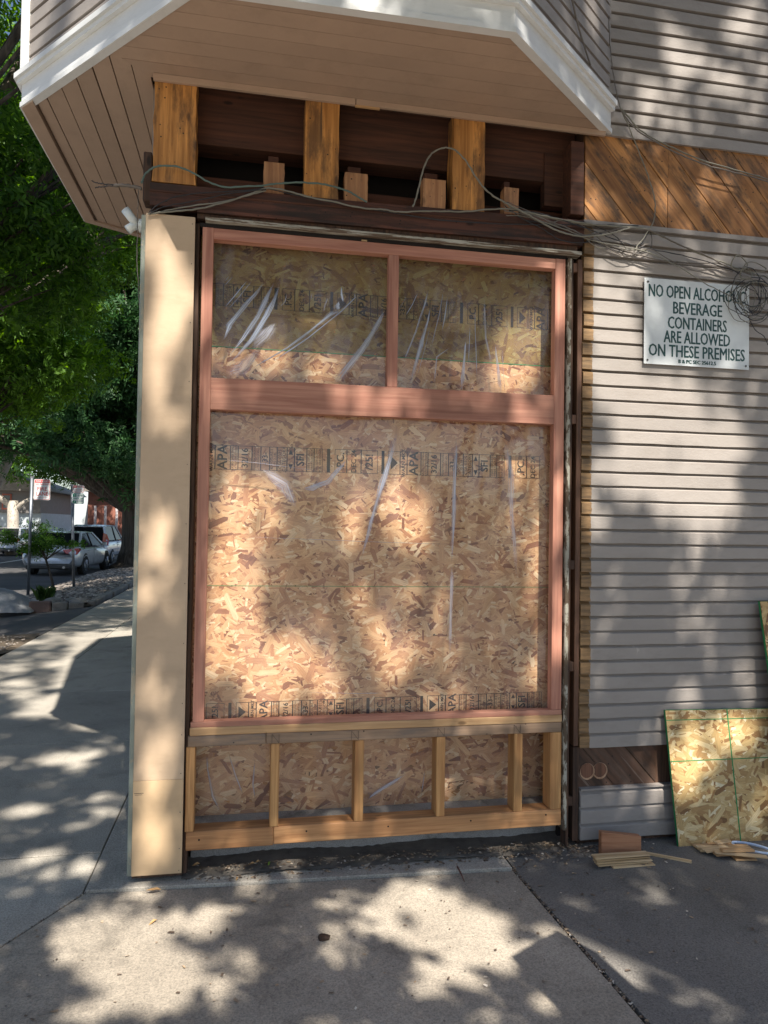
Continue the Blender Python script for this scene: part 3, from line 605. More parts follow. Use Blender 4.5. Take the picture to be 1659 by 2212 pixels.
for x in (.105,.45,.84,1.2): mk.box(x,x+.0012,-.0032,-.0028,.565,.603).box(x+.03,x+.0312,-.0032,-.0028,.565,.603); mk.prism_y([(x,.603),(x+.0015,.603),(x+.0312,.565),(x+.0297,.565)],-.0032,-.0028)
part('pencil_mark', mk, M['stamp'], knee)

# --- header with exposed studs
head = link('exposed_header', None, B)
def ob(name, x0, x1, y0, y1, z0, z1, m, wob=.004, seed=0):
    """old board with an uneven outline"""
    r = random.Random(seed); n = 7; L, Rr = [], []
    for i in range(n+1):
        z = z0+(z1-z0)*i/n; L.append((x0+r.uniform(-wob,wob), z)); Rr.append((x1+r.uniform(-wob,wob), z))
    c = Vector(((x0+x1)/2, y0, (z0+z1)/2)); poly = L+Rr[::-1]
    me = MB().prism_y([(p[0]-c.x, p[1]-c.z) for p in poly], 0, y1-y0).mesh(name, m, bev=.001)
    return link(name, me, head, c)
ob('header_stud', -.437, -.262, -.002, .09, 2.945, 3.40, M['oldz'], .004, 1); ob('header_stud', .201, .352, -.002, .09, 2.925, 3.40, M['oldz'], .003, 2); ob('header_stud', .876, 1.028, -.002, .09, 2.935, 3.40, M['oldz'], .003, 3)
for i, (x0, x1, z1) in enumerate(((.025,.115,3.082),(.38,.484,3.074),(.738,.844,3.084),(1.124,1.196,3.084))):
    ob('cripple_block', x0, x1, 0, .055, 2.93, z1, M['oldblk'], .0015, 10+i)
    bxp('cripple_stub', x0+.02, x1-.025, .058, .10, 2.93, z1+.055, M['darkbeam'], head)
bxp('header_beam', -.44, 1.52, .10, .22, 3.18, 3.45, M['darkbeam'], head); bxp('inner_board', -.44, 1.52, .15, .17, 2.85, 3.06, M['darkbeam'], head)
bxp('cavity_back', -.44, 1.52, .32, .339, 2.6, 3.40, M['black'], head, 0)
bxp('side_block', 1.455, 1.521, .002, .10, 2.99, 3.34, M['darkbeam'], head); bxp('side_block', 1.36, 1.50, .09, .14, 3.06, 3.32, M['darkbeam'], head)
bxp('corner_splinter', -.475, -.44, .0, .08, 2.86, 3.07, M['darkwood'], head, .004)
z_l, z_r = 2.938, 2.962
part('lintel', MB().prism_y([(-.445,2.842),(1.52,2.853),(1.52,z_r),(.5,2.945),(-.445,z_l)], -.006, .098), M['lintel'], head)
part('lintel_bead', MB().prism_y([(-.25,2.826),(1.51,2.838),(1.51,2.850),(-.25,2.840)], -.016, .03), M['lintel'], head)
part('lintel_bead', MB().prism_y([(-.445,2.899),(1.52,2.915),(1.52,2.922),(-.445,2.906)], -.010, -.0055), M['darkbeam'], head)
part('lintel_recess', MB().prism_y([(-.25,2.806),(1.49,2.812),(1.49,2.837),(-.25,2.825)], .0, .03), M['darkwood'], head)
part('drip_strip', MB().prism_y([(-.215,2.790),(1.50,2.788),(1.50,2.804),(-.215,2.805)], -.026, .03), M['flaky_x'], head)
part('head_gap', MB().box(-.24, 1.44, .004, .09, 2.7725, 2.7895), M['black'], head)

# ------------------------------------------------------------------ bay
bay = link('oriel_bay', None, B)
PE, PA, PB, PC, PD, PG = (-1.062,1.60), (-1.07,.366), (-.236,-.545), (.957,-.560), (1.655,.0), (-.456,1.95)
path = [PG, PE, PA, PB, PC, PD]
def offs(pts, d):
    out = []
    for i, p in enumerate(pts):
        ns = []
        for a, b in ((i-1,i),(i,i+1)):
            if a < 0 or b >= len(pts): continue
            t = Vector((pts[b][0]-pts[a][0], pts[b][1]-pts[a][1])).normalized(); ns.append(Vector((t.y,-t.x)))
        if len(ns) == 1: out.append((p[0]+ns[0].x*d, p[1]+ns[0].y*d))
        else:
            m = (ns[0]+ns[1]).normalized(); k = d/max(.3, m.dot(ns[0])); out.append((p[0]+m.x*k, p[1]+m.y*k))
    return out
s_ = 1 if offs(path, 1)[2][0] < path[2][0] else -1
ZS = 3.40
for i in range(len(path)-1):
    if i == 0: continue
    def seg(d0, d1, z0, z1, name, m):
        a = offs(path, s_*d0); b_ = offs(path, s_*d1)
        part(name, MB().prism([a[i], a[i+1], b_[i+1], b_[i]], z0, z1), m, bay)
    seg(-.03, .0, ZS-.006, ZS+.118, 'fascia_board', M['white']); seg(.0005, .007, ZS-.006, ZS+.016, 'fascia_bead', M['white'])
    seg(.0005, .020, ZS+.098, ZS+.1179, 'fascia_molding', M['white']); seg(-.03, .032, ZS+.118, ZS+.142, 'fascia_cap', M['white'])
# faces of the bay
def face(p, q, nseg_label, z0=ZS+.150):
    t = Vector((q[0]-p[0], q[1]-p[1])); L = t.length; ang = math.atan2(t.y, t.x)
    e = link('bay_face', None, bay, (p[0], p[1], 0), (0,0,ang))
    a_, b_ = (.05 if p != PC else .0), (.05 if q != PD else .0)
    me = [board_mesh(L-a_-b_, .0672, M['siding2'], seed=60+k) for k in range(2)]
    o_ = []
    for k in range(17): link('clapboard', me[k%2], e, (a_, .004, z0+k*.0672))
    # merge level: corner boards
    if p != PC: part('corner_trim', MB().box(-.0, .048, -.010, .02, ZS+.143, 7.0), M['white'], e)
    if q != PD: part('corner_trim', MB().box(L-.048, L, -.010, .02, ZS+.143, 7.0), M['white'] , e)
    part('bay_wall', MB().box(.0, L, .021, .06, ZS+.143, 7.0), M['siding2'], e)
    mbx = MB()
    for k in range(33): mbx.box(a_, L-b_, .004, .02, z0+17*.0672+k*.0672, z0+17*.0672+k*.0672+.058)
    part('upper_siding', mbx, M['siding2'], e, kind='stuff')
    return e
for p, q in ((PE,PA),(PA,PB),(PB,PC),(PC,PD)):
    e = face(p, q, '')
    for ch in list(e.children):
        pass
part('bay_top', MB().prism(path, 6.99, 7.05), M['white'], bay)
part('bay_floor', MB().prism(offs(path, -s_*.04), ZS+.03, ZS+.10), M['darkwood'], bay)
front = [(-.455,.02), (-.60,-.13), PB, PC, PD, (1.655,.02)]
left = [(-.455,.02), (-.60,-.13), PA, PE, PG]
yk = [-.60,-.487,-.405,-.325,-.245,-.165,-.085,.02]
sof = link('soffit', None, bay)
for a, b_ in zip(yk[:-1], yk[1:]):
    P = clip(clip(offs(front, 0), 0, -1, -(a+.0012)), 0, 1, b_-.0012)
    if len(P) > 2: part('soffit_plank', MB().prism(P, ZS+rnd.uniform(-.0004,.0004), ZS+.02), M['soffit'], sof)
xk = [-1.07,-1.0,-.987,-.937,-.852,-.772,-.690,-.605,-.525,-.455]
for i, (a, b_) in enumerate(zip(xk[:-1], xk[1:])):
    gp = .007 if i in (6,) else .0035
    P = clip(clip(left, -1, 0, -(a+gp)), 1, 0, b_-.001)
    if len(P) > 2: part('soffit_plank', MB().prism(P, ZS-(.010 if i == 0 else 0)+rnd.uniform(-.0015,.0015)+(.012 if i == 1 else 0), ZS+.02), M['soffit'], sof)
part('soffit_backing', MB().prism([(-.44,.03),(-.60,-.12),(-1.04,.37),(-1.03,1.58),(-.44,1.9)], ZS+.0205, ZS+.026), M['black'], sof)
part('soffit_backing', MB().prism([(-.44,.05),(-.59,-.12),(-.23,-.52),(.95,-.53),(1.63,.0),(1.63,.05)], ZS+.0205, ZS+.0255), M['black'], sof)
part('end_trim', MB().prism([PE, (-1.03,1.56), (-.456,1.90), PG], ZS-.012, ZS-.0016), M['soffit'], sof)
part('wall_trim', MB().box(-.44, .42, -.018, -.0045, ZS-.030, ZS-.002), M['soffit'], sof); part('wall_trim', MB().box(.424, 1.62, -.017, -.0045, ZS-.028, ZS-.002), M['soffit'], sof)
part('torn_paint', MB().box(.42, .53, -.016, -.006, ZS-.036, ZS-.0285), M['sill'], sof)

# ================================================================== OSB SHEETS AND FILM
ZSEAM = 2.288
o1 = thing('strand_board', 'large strand board sheet closing the main window opening behind the clear film', 'strand board', (.6,.14,.6), group='strand boards closing the opening')
part('board_core', MB().box(-.85,.86,-.020,.0,-.02,ZSEAM-.6-.001), M['sheath'], o1)
strands('a', -.85, .86, -.02, ZSEAM-.6-.001, -.020, M['flake'], o1, 25000, 5, med=.047)
part('green_line', MB().prism_y([(-.80,.628),(.83,.620),(.83,.6225),(-.80,.6305)], -.0223, -.0218), M['greenpaint'], o1)
o2 = thing('strand_board', 'strand board sheet behind the upper panes, shade and green reflection tinted in', 'strand board', (.6,.14,ZSEAM), group='strand boards closing the opening')
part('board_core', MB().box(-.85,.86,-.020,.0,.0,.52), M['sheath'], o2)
strands('b', -.85, .86, .0, .52, -.020, M['flake_shade'], o2, 6500, 6, med=.05)
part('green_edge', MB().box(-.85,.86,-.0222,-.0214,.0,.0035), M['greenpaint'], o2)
o3 = thing('strand_board', 'low strand board strip behind the knee wall studs', 'strand board', (.6,.20,.19), group='strand boards closing the opening')
part('board_core', MB().box(-.86,.86,-.018,.0,.0,.43), M['sheath'], o3)
strands('c', -.86, .86, .0, .43, -.018, M['flake'], o3, 2000, 8, med=.078)

def stamp_row(mb, x0, x1, zc, h, slope, period, y, phase=0., inv=1):
    """printed grade stamps reading upwards"""
    cells = [('.PC.',.35,.05),('DEC 24',.42,.06),('/25!',.5,.07),(None,0,.045),('A',1.2,.05),('WARN MKT',.22,.03),('APA',.55,.06),('RATED SHEATHING',.20,.03),('32/16',.55,.055),('SIZED FOR SPACING\nTHICKNESS .451',.16,.035),('-33-',.45,.035),('EXPOSURE 1\nPS 2-18',.16,.03),('CSA 0325\nCATEGORY',.18,.04),('<>',.3,.03),('SFI',.5,.05),('FIBER SOURCE',.16,.03),('THIS SIDE DOWN',.22,.035),(None,0,.05)]
    tot = sum(c[2] for c in cells); k = period/tot
    x = x0-phase
    while x < x1:
        for s, th, wd in cells:
            wd *= k
            if x > x0 and x+wd < x1:
                z = zc+slope*(x-x0)
                t = .0022
                if s is not None:
                    mb.box(x, x+t, y-.0001, y, z-h/2, z+h/2); mb.box(x, x+wd, y-.0001, y, z+h/2-t, z+h/2); mb.box(x, x+wd, y-.0001, y, z-h/2, z-h/2+t); mb.box(x+wd-t, x+wd, y-.0001, y, z-h/2, z+h/2)
                    if s == 'A': mb.prism_y([(x+wd*.2,z-h*.3),(x+wd*.8,z),(x+wd*.2,z+h*.3)], y-.0001, y)
                    elif s == '<>': mb.prism_y([(x+wd*.2,z-h*.2),(x+wd*.8,z-h*.2),(x+wd*.5,z-h*.42)], y-.0001, y); mb.prism_y([(x+wd*.2,z+h*.2),(x+wd*.8,z+h*.2),(x+wd*.5,z+h*.42)], y-.0001, y)
                    else:
                        ln = s.replace('\n', ' '); hh = min(wd*.62, h*1.25/len(ln))
                        if '\n' in s:
                            a, b_ = s.split('\n'); hh = min(wd*.34, h*1.25/max(len(a), len(b_)))
                            text_into(mb, a, x+wd*.30, z, hh, y, 1., pi/2); text_into(mb, b_, x+wd*.72, z, hh, y, 1., pi/2)
                        elif len(ln) > 9:
                            for q in (.3,.72): text_into(mb, ln, x+wd*q, z, min(wd*.3, hh), y, 1., pi/2)
                        else: text_into(mb, ln, x+wd*.5, z, hh, y, 1., pi/2, bold=.02)
                else: mb.box(x+wd*.35, x+wd*.62, y-.0001, y, z-h/2, z+h/2)
            x += wd
sm = MB(); stamp_row(sm, -.80, .83, 1.198, .108, -.001, .87, -.0222, .30)
part('grade_stamp', sm, M['stamp'], o1)
sm = MB(); stamp_row(sm, -.80, .83, .070, .085, .006, .87, -.0222, .10)
part('grade_stamp', sm, M['stamp'], o1)
sm = MB(); stamp_row(sm, -.80, .83, .235, .10, -.004, .87, -.0222, .55)
part('grade_stamp', sm, M['stamp'], o2)

def film(name, label, x0, x1, z0, z1, y, mat, seed, creases, group='clear plastic films stapled over the boards'):
    t = thing(name, label, 'plastic film', ((x0+x1)/2, y, z0), group=group)
    r = random.Random(seed); nx, nz = 40, 40; mb = MB(); cx = (x0+x1)/2
    ph = [r.uniform(0,6) for _ in range(6)]
    def dep(x, z): return .0025*sin(x*14+z*9+ph[0])+.0018*sin(x*37-z*11+ph[1])+.0012*sin(z*23+x*8+ph[2])
    for j in range(nz+1):
        for i in range(nx+1):
            x = x0+(x1-x0)*i/nx; z = z0+(z1-z0)*j/nz
            mb.v.append((x-cx, dep(x, z), z-z0))
    for j in range(nz):
        for i in range(nx): a = j*(nx+1)+i; mb.f.append((a,a+1,a+nx+2,a+nx+1))
    part('film_sheet', mb, mat, t, smooth=True)
    for pts, mt in creases:
        # pts: (px, py, width px) in photo pixels -> points on the film plane
        P = []
        for q in range(len(pts)-1):
            (ax, ay, aw), (bx, by, bw) = pts[q], pts[q+1]
            for k in range(9):
                u = k/9; P.append((ax+(bx-ax)*u, ay+(by-ay)*u, aw+(bw-aw)*u))
        P.append(pts[-1])
        mbc = MB(); W3 = []; w0 = r.uniform(0,6)
        for (px, py, pw) in P: v = onY(px, py, y); W3.append((Vector((v.x-cx, 0, v.z-z0)), pw*.00205))
        for q, (v, wd) in enumerate(W3):
            tn = (W3[min(q+1,len(W3)-1)][0]-W3[max(q-1,0)][0]).normalized(); nn = Vector((tn.z,0,-tn.x))
            j1, j2 = 1+.18*sin(q*.55+w0)+r.uniform(-.06,.06), 1+.18*sin(q*.43+w0*2)+r.uniform(-.06,.06)
            e = min(1, .15+.3*min(q, len(W3)-1-q))
            for s, dy in ((-1*j1,-.0045),(-.45,-.0075),(.0,-.011+r.uniform(-.002,.002)),(.5,-.007),(1*j2,-.0045)):
                p = v+nn*(wd*.5*s*e); mbc.v.append((p.x, dy, p.z))
        for q in range(len(W3)-1):
            for k in range(4): a = q*5+k; mbc.f.append((a,a+1,a+6,a+5))
        oc = part('film_crease', mbc, mt, t, smooth=True); me = oc.data
        nq = len(W3); fa = me.attributes.new('glint_fade', 'FLOAT', 'POINT')
        fa.data.foreach_set('value', [(.0,.8,1.,.75,.0)[k]*min(1, min(q, nq-1-q)/(nq*.22)+.0) for q in range(nq) for k in range(5)])
        uvl = me.uv_layers.new(name='UVMap'); ln = [0.]
        for q in range(1, nq): ln.append(ln[-1]+(W3[q][0]-W3[q-1][0]).length)
        off = r.uniform(0, 9)
        for lp in me.loops: q, k = divmod(lp.vertex_index, 5); uvl.data[lp.index].uv = (ln[q]+off, k/4*W3[q][1]*9+k*.05+off)
    return t
def z1(x, y, w): return (480+x/3.318)*K, (560+y/3.318)*K, w/3.318*K
def z2(x, y, w): return (960+x/3.072)*K, (600+y/3.072)*K, w/3.072*K
def z3(x, y, w): return (480+x/1.728)*K, (1040+y/1.728)*K, w/1.728*K
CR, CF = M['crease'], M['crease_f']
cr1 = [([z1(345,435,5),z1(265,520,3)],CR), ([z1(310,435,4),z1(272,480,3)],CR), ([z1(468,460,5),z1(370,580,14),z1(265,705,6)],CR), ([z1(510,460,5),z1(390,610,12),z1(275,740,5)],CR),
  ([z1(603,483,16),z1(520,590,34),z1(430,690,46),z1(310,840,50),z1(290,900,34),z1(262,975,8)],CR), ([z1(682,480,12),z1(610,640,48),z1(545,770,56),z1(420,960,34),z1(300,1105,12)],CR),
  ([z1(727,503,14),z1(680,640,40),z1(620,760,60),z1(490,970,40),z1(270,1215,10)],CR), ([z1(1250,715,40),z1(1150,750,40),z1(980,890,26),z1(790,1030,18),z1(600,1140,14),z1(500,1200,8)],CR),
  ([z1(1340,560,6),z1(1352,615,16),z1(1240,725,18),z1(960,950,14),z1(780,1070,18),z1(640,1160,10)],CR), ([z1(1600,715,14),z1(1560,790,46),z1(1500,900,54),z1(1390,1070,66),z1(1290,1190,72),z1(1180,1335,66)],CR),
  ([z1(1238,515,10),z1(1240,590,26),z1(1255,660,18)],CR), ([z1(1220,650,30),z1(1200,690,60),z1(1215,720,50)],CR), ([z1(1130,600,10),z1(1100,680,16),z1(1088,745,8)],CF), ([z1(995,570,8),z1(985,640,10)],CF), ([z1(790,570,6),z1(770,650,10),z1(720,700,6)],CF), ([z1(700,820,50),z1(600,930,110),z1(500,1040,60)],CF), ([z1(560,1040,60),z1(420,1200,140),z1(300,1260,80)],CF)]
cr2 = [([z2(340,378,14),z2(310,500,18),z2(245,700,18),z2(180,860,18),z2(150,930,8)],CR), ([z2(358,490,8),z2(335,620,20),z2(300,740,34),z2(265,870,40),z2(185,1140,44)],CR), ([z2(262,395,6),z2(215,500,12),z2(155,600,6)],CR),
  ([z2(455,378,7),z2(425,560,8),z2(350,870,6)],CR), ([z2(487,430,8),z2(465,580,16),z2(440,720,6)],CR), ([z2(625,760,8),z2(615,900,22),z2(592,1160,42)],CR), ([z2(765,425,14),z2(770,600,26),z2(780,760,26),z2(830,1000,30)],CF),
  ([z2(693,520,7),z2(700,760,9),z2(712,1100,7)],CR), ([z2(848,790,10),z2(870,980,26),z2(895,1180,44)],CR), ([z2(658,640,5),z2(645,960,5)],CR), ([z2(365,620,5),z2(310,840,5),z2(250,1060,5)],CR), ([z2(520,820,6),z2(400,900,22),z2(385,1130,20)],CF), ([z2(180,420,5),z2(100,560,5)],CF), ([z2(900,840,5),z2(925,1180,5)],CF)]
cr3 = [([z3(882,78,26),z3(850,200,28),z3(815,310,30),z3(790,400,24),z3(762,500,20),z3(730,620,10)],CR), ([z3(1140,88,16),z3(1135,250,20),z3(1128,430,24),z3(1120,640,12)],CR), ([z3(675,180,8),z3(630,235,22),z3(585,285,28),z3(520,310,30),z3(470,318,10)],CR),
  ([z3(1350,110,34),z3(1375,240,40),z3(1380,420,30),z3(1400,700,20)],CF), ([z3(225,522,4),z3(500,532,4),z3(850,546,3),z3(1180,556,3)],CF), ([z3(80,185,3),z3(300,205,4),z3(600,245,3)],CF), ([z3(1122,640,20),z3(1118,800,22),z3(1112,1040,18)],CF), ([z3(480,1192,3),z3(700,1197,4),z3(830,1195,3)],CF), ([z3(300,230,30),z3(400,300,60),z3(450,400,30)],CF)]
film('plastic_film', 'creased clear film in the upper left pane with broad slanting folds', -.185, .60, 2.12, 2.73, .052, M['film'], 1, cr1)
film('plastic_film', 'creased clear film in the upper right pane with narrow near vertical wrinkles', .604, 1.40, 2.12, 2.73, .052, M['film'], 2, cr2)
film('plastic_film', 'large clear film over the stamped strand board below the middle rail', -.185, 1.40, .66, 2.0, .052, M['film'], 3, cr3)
def zk(x, y, w): return (300+x/2.0738)*K, (1650+y/2.0738)*K, w/2.0738*K
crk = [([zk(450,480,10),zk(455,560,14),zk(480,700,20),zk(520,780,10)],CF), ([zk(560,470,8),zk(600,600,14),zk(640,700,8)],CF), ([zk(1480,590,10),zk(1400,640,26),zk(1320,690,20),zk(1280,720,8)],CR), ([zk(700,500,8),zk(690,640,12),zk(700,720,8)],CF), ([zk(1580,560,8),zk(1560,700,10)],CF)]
film('plastic_film', 'milky clear film behind the short studs of the knee wall', -.22, 1.40, .205, .56, .165, M['film_low'], 4, crk)  # milkier and rougher than the films above
# strands, then small rim of film: staples
# ================================================================== SIGN
sg = thing('wall_sign', 'white metal sign with dark green lettering forbidding open alcoholic beverage containers', 'sign', (1.829,-.012,2.299))
SW, SH = .565, .414
part('sign_plate', MB().box(0, SW, -.0012, .0012, 0, SH), M['signw'], sg, bev=.0006)
tm = MB()
rows = [('NO OPEN ALCOHOLIC',.060,.352,.520), ('BEVERAGE',.058,.276,.262), ('CONTAINERS',.058,.203,.315), ('ARE ALLOWED',.058,.134,.355), ('ON THESE PREMISES',.058,.066,.515), ('B & PC SEC 25612.5',.017,.020,.20)]
for s, h, z, tw in rows:
    tmp = MB(); wd = text_into(tmp, s, 0, 0, h, 0); [text_into(tm, s, SW/2+dx, z+dz, h, -.0016-q*.00012, tw/wd, 0) for q, (dx, dz) in enumerate(((0,0),(.0017,0),(-.0017,0),(0,.0008),(0,-.0008)))]
part('sign_lettering', tm, M['ink'], sg)
for x, z in ((.018,.395),(.547,.395),(.018,.018),(.547,.018)): part('screw', MB().tube([(x,-.0035,z),(x,-.0012,z)], .0055, 10), M['screw'], sg)

# ================================================================== LEANING BOARDS
def leaning(label, W, H, loc, rx, ry, seed, grid, n, skew=0.):
    t = thing('leaning_strand_board', label, 'strand board', loc, (rx, ry, 0), 'strand boards leaning on the siding')
    e0 = set(bpy.data.objects)
    part('board_core', MB().box(0, W, .0, .012, 0, H), M['sheath'], t)
    part('green_edge', MB().box(-.0012, -.0002, .0, .012, 0, H).box(0, W, 0, .012, H+.0002, H+.0012), M['greenpaint'], t)
    strands('s', 0, W, 0, H, 0, M['flake_y'], t, n, seed, med=.066)
    g = MB()
    for a in grid: g.prism_y(a, -.0026, -.0021)
    if grid: part('green_grid_line', g, M['greenpaint'], t)
    for ch in t.children:
        for v in ch.data.vertices: v.co.x -= skew*v.co.z
    return t
L1 = leaning('short strand board with green grid lines leaning low against the siding', 1.1, .622, (1.988,-.075,.030), radians(-4.2), .016, 31,
        [[(.0,.575),(1.1,.579),(1.1,.583),(.0,.579)], [(.0,.385),(1.1,.395),(1.1,.399),(.0,.389)], [(.322,.622),(.328,.622),(.328,0),(.322,0)], [(.70,.622),(.706,.622),(.706,0),(.70,0)]], 5600, .088)
leaning('tall strand board leaning at the right edge of the siding', 1.2, 1.14, (2.535,-.15,.030), radians(-5.5), .0, 33, [[(.05,1.1),(1.2,1.1),(1.2,1.103),(.05,1.103)]], 3500, .085)

# ================================================================== OFFCUTS
def wedge(L, Wd, t0, t1): return MB().add([(0,0,0),(L,0,0),(L,Wd,0),(0,Wd,0),(0,0,t0),(L,0,t1),(L,Wd,t1),(0,Wd,t0)], [(0,3,2,1),(4,5,6,7),(0,1,5,4),(1,2,6,5),(2,3,7,6),(3,0,4,7)])
thing('redwood_offcut', 'square cut reddish block of wood standing on edge against the siding', 'wood offcut', (1.578,-.115,.029), (radians(-5),.03,-.12), data=wedge(.185,.036,.107,.092).mesh('redwood_offcut', M['block'], bev=.002))
for i, (x, y, z, a, L, lab) in enumerate([(1.60,-.115,-.027,.0,.20,'lowest cedar shim, sticking out to the right of its bundle'),(1.535,-.105,-.019,.02,.25,'second cedar shim from the bottom of the bundle beside the red block'),(1.53,-.10,-.011,-.02,.262,'long cedar shim in the middle of the flat bundle'),(1.533,-.095,-.003,.015,.255,'cedar shim just under the top one of the flat bundle'),(1.528,-.09,.005,.0,.262,'topmost cedar shim of the flat bundle in front of the red block')]):
    thing('cedar_shim', lab, 'shim', (x-.025,y-.115,z+.057), (.01*i,0,a), 'cedar shims in a flat bundle', data=wedge(L,.04,.0075,.004).mesh('cedar_shim', M['shim'], bev=.0008))
thing('wood_stick', 'thin pale stick lying aslant right of the red block', 'stick', (1.765,-.11,.030), (0,.0,-.62), data=wedge(.22,.022,.006,.008).mesh('wood_stick', M['shim'], bev=.001))
pile = [(2.10,-.07,-.034,.05,.20,.05,.006,'M'),(2.09,-.10,-.028,-.12,.16,.055,.008,'S'),(2.17,-.10,-.022,-.06,.17,.035,.006,'M'),(2.10,-.13,-.020,.1,.14,.05,.006,'S'),(2.13,-.155,-.026,-.05,.15,.05,.01,'M'),(2.17,-.15,-.014,-.10,.12,.04,.006,'S'),(2.12,-.16,-.010,-.38,.22,.03,.005,'S'),(2.20,-.19,-.034,-.12,.10,.04,.008,'M'),(2.15,-.17,-.002,-.12,.15,.022,.012,'M'),(2.19,-.08,-.010,.2,.09,.03,.005,'S')]
labs = ['orange tinted shim lying at the back left of the loose pile','broad pale shim at the left of the loose pile','narrow shim on top at the back of the loose pile','short wide pale shim in the middle of the loose pile','thick brown offcut under the front of the loose pile','small square pale scrap lying on the loose pile','long pale shim slanting out to the front right','brown end piece poking out farthest right of the pile','narrow pinkish strip on top of the loose pile','tiny pale chip at the top back of the pile']
for (x, y, z, a, L, Wd, th, mm), lab in zip(pile, labs):
    thing('wood_scrap', lab, 'wood scrap', (x-.045,y-.06,z+.066), (.03,.0,a), 'wood scraps in a loose pile by the leaning board', data=wedge(L,Wd,th,th*.7).mesh('wood_scrap', M['shim' if mm == 'S' else 'sill'], bev=.0008))
# strap loop
mb = MB(); n = 40
for k in range(n):
    a = 2*pi*k/n; x = .085*cos(a)*(1+.06*cos(2*a)); y = .026*sin(a)
    for dz in (0,.012): mb.v.append((x, y, dz+.006*sin(a)))
    for dz in (.012,0): mb.v.append((x*.97, y*.9, dz+.006*sin(a)))
for k in range(n):
    q = (k+1)%n
    for j in range(4): mb.f.append((k*4+j, q*4+j, q*4+(j+1)%4, k*4+(j+1)%4))
thing('plastic_strap', 'pale blue loop of packing strap lying on the ground by the leaning board', 'strap', (2.315,-.155,.032), (0,0,-.75), data=mb.mesh('plastic_strap', M['strap'], smooth=True))
# small ground litter
def leaf(x, y, z, s, a, lab, mat='leafdry', name='fallen_leaf', cat='leaf', g='dry leaves lying along the foot of the wall'):
    mb = MB().add([(-s,0,.0),(-.3*s,-.38*s,.004),(.5*s,-.3*s,.006),(s,.05*s,.001),(.4*s,.35*s,.008),(-.4*s,.3*s,.003)], [(0,1,2,3,4,5)])
    me = mb.mesh(name, M[mat]); bm = bmesh.new(); bm.from_mesh(me); bmesh.ops.solidify(bm, geom=bm.faces[:], thickness=.0008); bm.to_mesh(me); bm.free()
    thing(name, lab, cat, (x,y,z), (rnd.uniform(-.2,.2),rnd.uniform(-.2,.2),a), g, data=me)
leaf(-.334,-.298,.003,.018,.6,'single tan leaf out on the pale slab below the corner board')
leaf(-.205,.075,.034,.018,.4,'curled tan leaf in the dirt beside the corner board')
leaf(.03,.05,.032,.016,.3,'tan leaf in the dirt, left one of two close together'); leaf(.055,.065,.032,.012,.2,'small tan leaf in the dirt, right one of two close together')
leaf(.105,.045,.03,.013,1.2,'yellow green leaf lying in the dirt under the plate','leafgreen')
leaf(-.36,-.075,.014,.03,.1,'long curled tan leaf on the joint near the corner'); leaf(-.03,-.035,.014,.012,1.3,'tiny leaf on the ledge in front of the plate')
p = onZ(1085,1855); leaf(p.x,p.y,.004,.02,.8,'orange wood chip leaf at the top of the long joint'); p = onZ(1062,1862); leaf(p.x,p.y,.004,.02,.9,'narrow orange leaf left of the long joint')
p = onZ(914,1822); leaf(p.x,p.y+.02,.03,.02,.2,'orange leaf in the dirt below the middle of the plate')
p0, p1 = onZ(985,1867,.01), onZ(1003,1903,.008)
mb = MB().tube([(0,0,.0),((p1.x-p0.x)*.3,(p1.y-p0.y)*.25,.006),((p1.x-p0.x)*.6,(p1.y-p0.y)*.7,.004),(p1.x-p0.x,p1.y-p0.y,0)], [.003,.0045,.003,.002], 6)
thing('twig', 'reddish brown twig on the pale slab in front of the plate', 'twig', (p0.x,p0.y,.006), data=mb.mesh('twig', M['twig'], smooth=True))
bm = bmesh.new(); bmesh.ops.create_icosphere(bm, subdivisions=2, radius=.019)
for v in bm.verts: v.co = Vector((v.co.x*1.2, v.co.y, v.co.z*.45))*(1+rnd.uniform(-.3,.3))
me = bpy.data.meshes.new('dirt_clod'); bm.to_mesh(me); bm.free(); me.materials.append(M['darkwood'])
thing('dirt_clod', 'dark brown clod of dirt alone on the pale slab', 'clod', (.289,-.499,.006), data=me)
# chips and sawdust
mb = MB()
for i in range(1500):
    if i < 900: x = rnd.uniform(-.26,1.55); y = rnd.uniform(-.02,.085)-abs(rnd.gauss(0,.02)); z = .028 if y > 0 else .014
    elif i < 1250: x = rnd.gauss(1.5,.16); y = rnd.gauss(-.03,.05); z = gz_r(x, y)+.004
    else: x = rnd.uniform(-.8,2.4); y = rnd.uniform(-.9,-.1); z = gz_r(x, y)+.003
    if x > 1.55 and y > -.01: y = -.02
    s = rnd.uniform(.0015,.0055); a = rnd.uniform(0,6.3); L = s*rnd.uniform(.6,2.6)
    q = [(-L,-s),(L,-s*.6),(L*.8,s),(-L*.7,s*.7)]
    mb.add([(x+u*cos(a)-v*sin(a), y+u*sin(a)+v*cos(a), z+rnd.uniform(.0,.004)) for u, v in q], [(0,1,2,3)])
cm, nt, b = new_mat('chip_mix'); g = nt.nodes.new('ShaderNodeNewGeometry')
r = ramp(nt, [(0,(.06,.04,.03)),(.45,(.16,.12,.09)),(.8,(.34,.24,.15)),(1,(.62,.56,.48))]); nt.links.new(g.outputs['Random Per Island'], r.inputs[0]); nt.links.new(r.outputs[0], b.inputs['Base Color'])
o = link('wood_chips', mb.mesh('wood_chips', cm)); o['kind'] = 'stuff'; o['label'] = 'fine wood chips and sawdust along the foot of the opened wall'; o['category'] = 'wood chips'
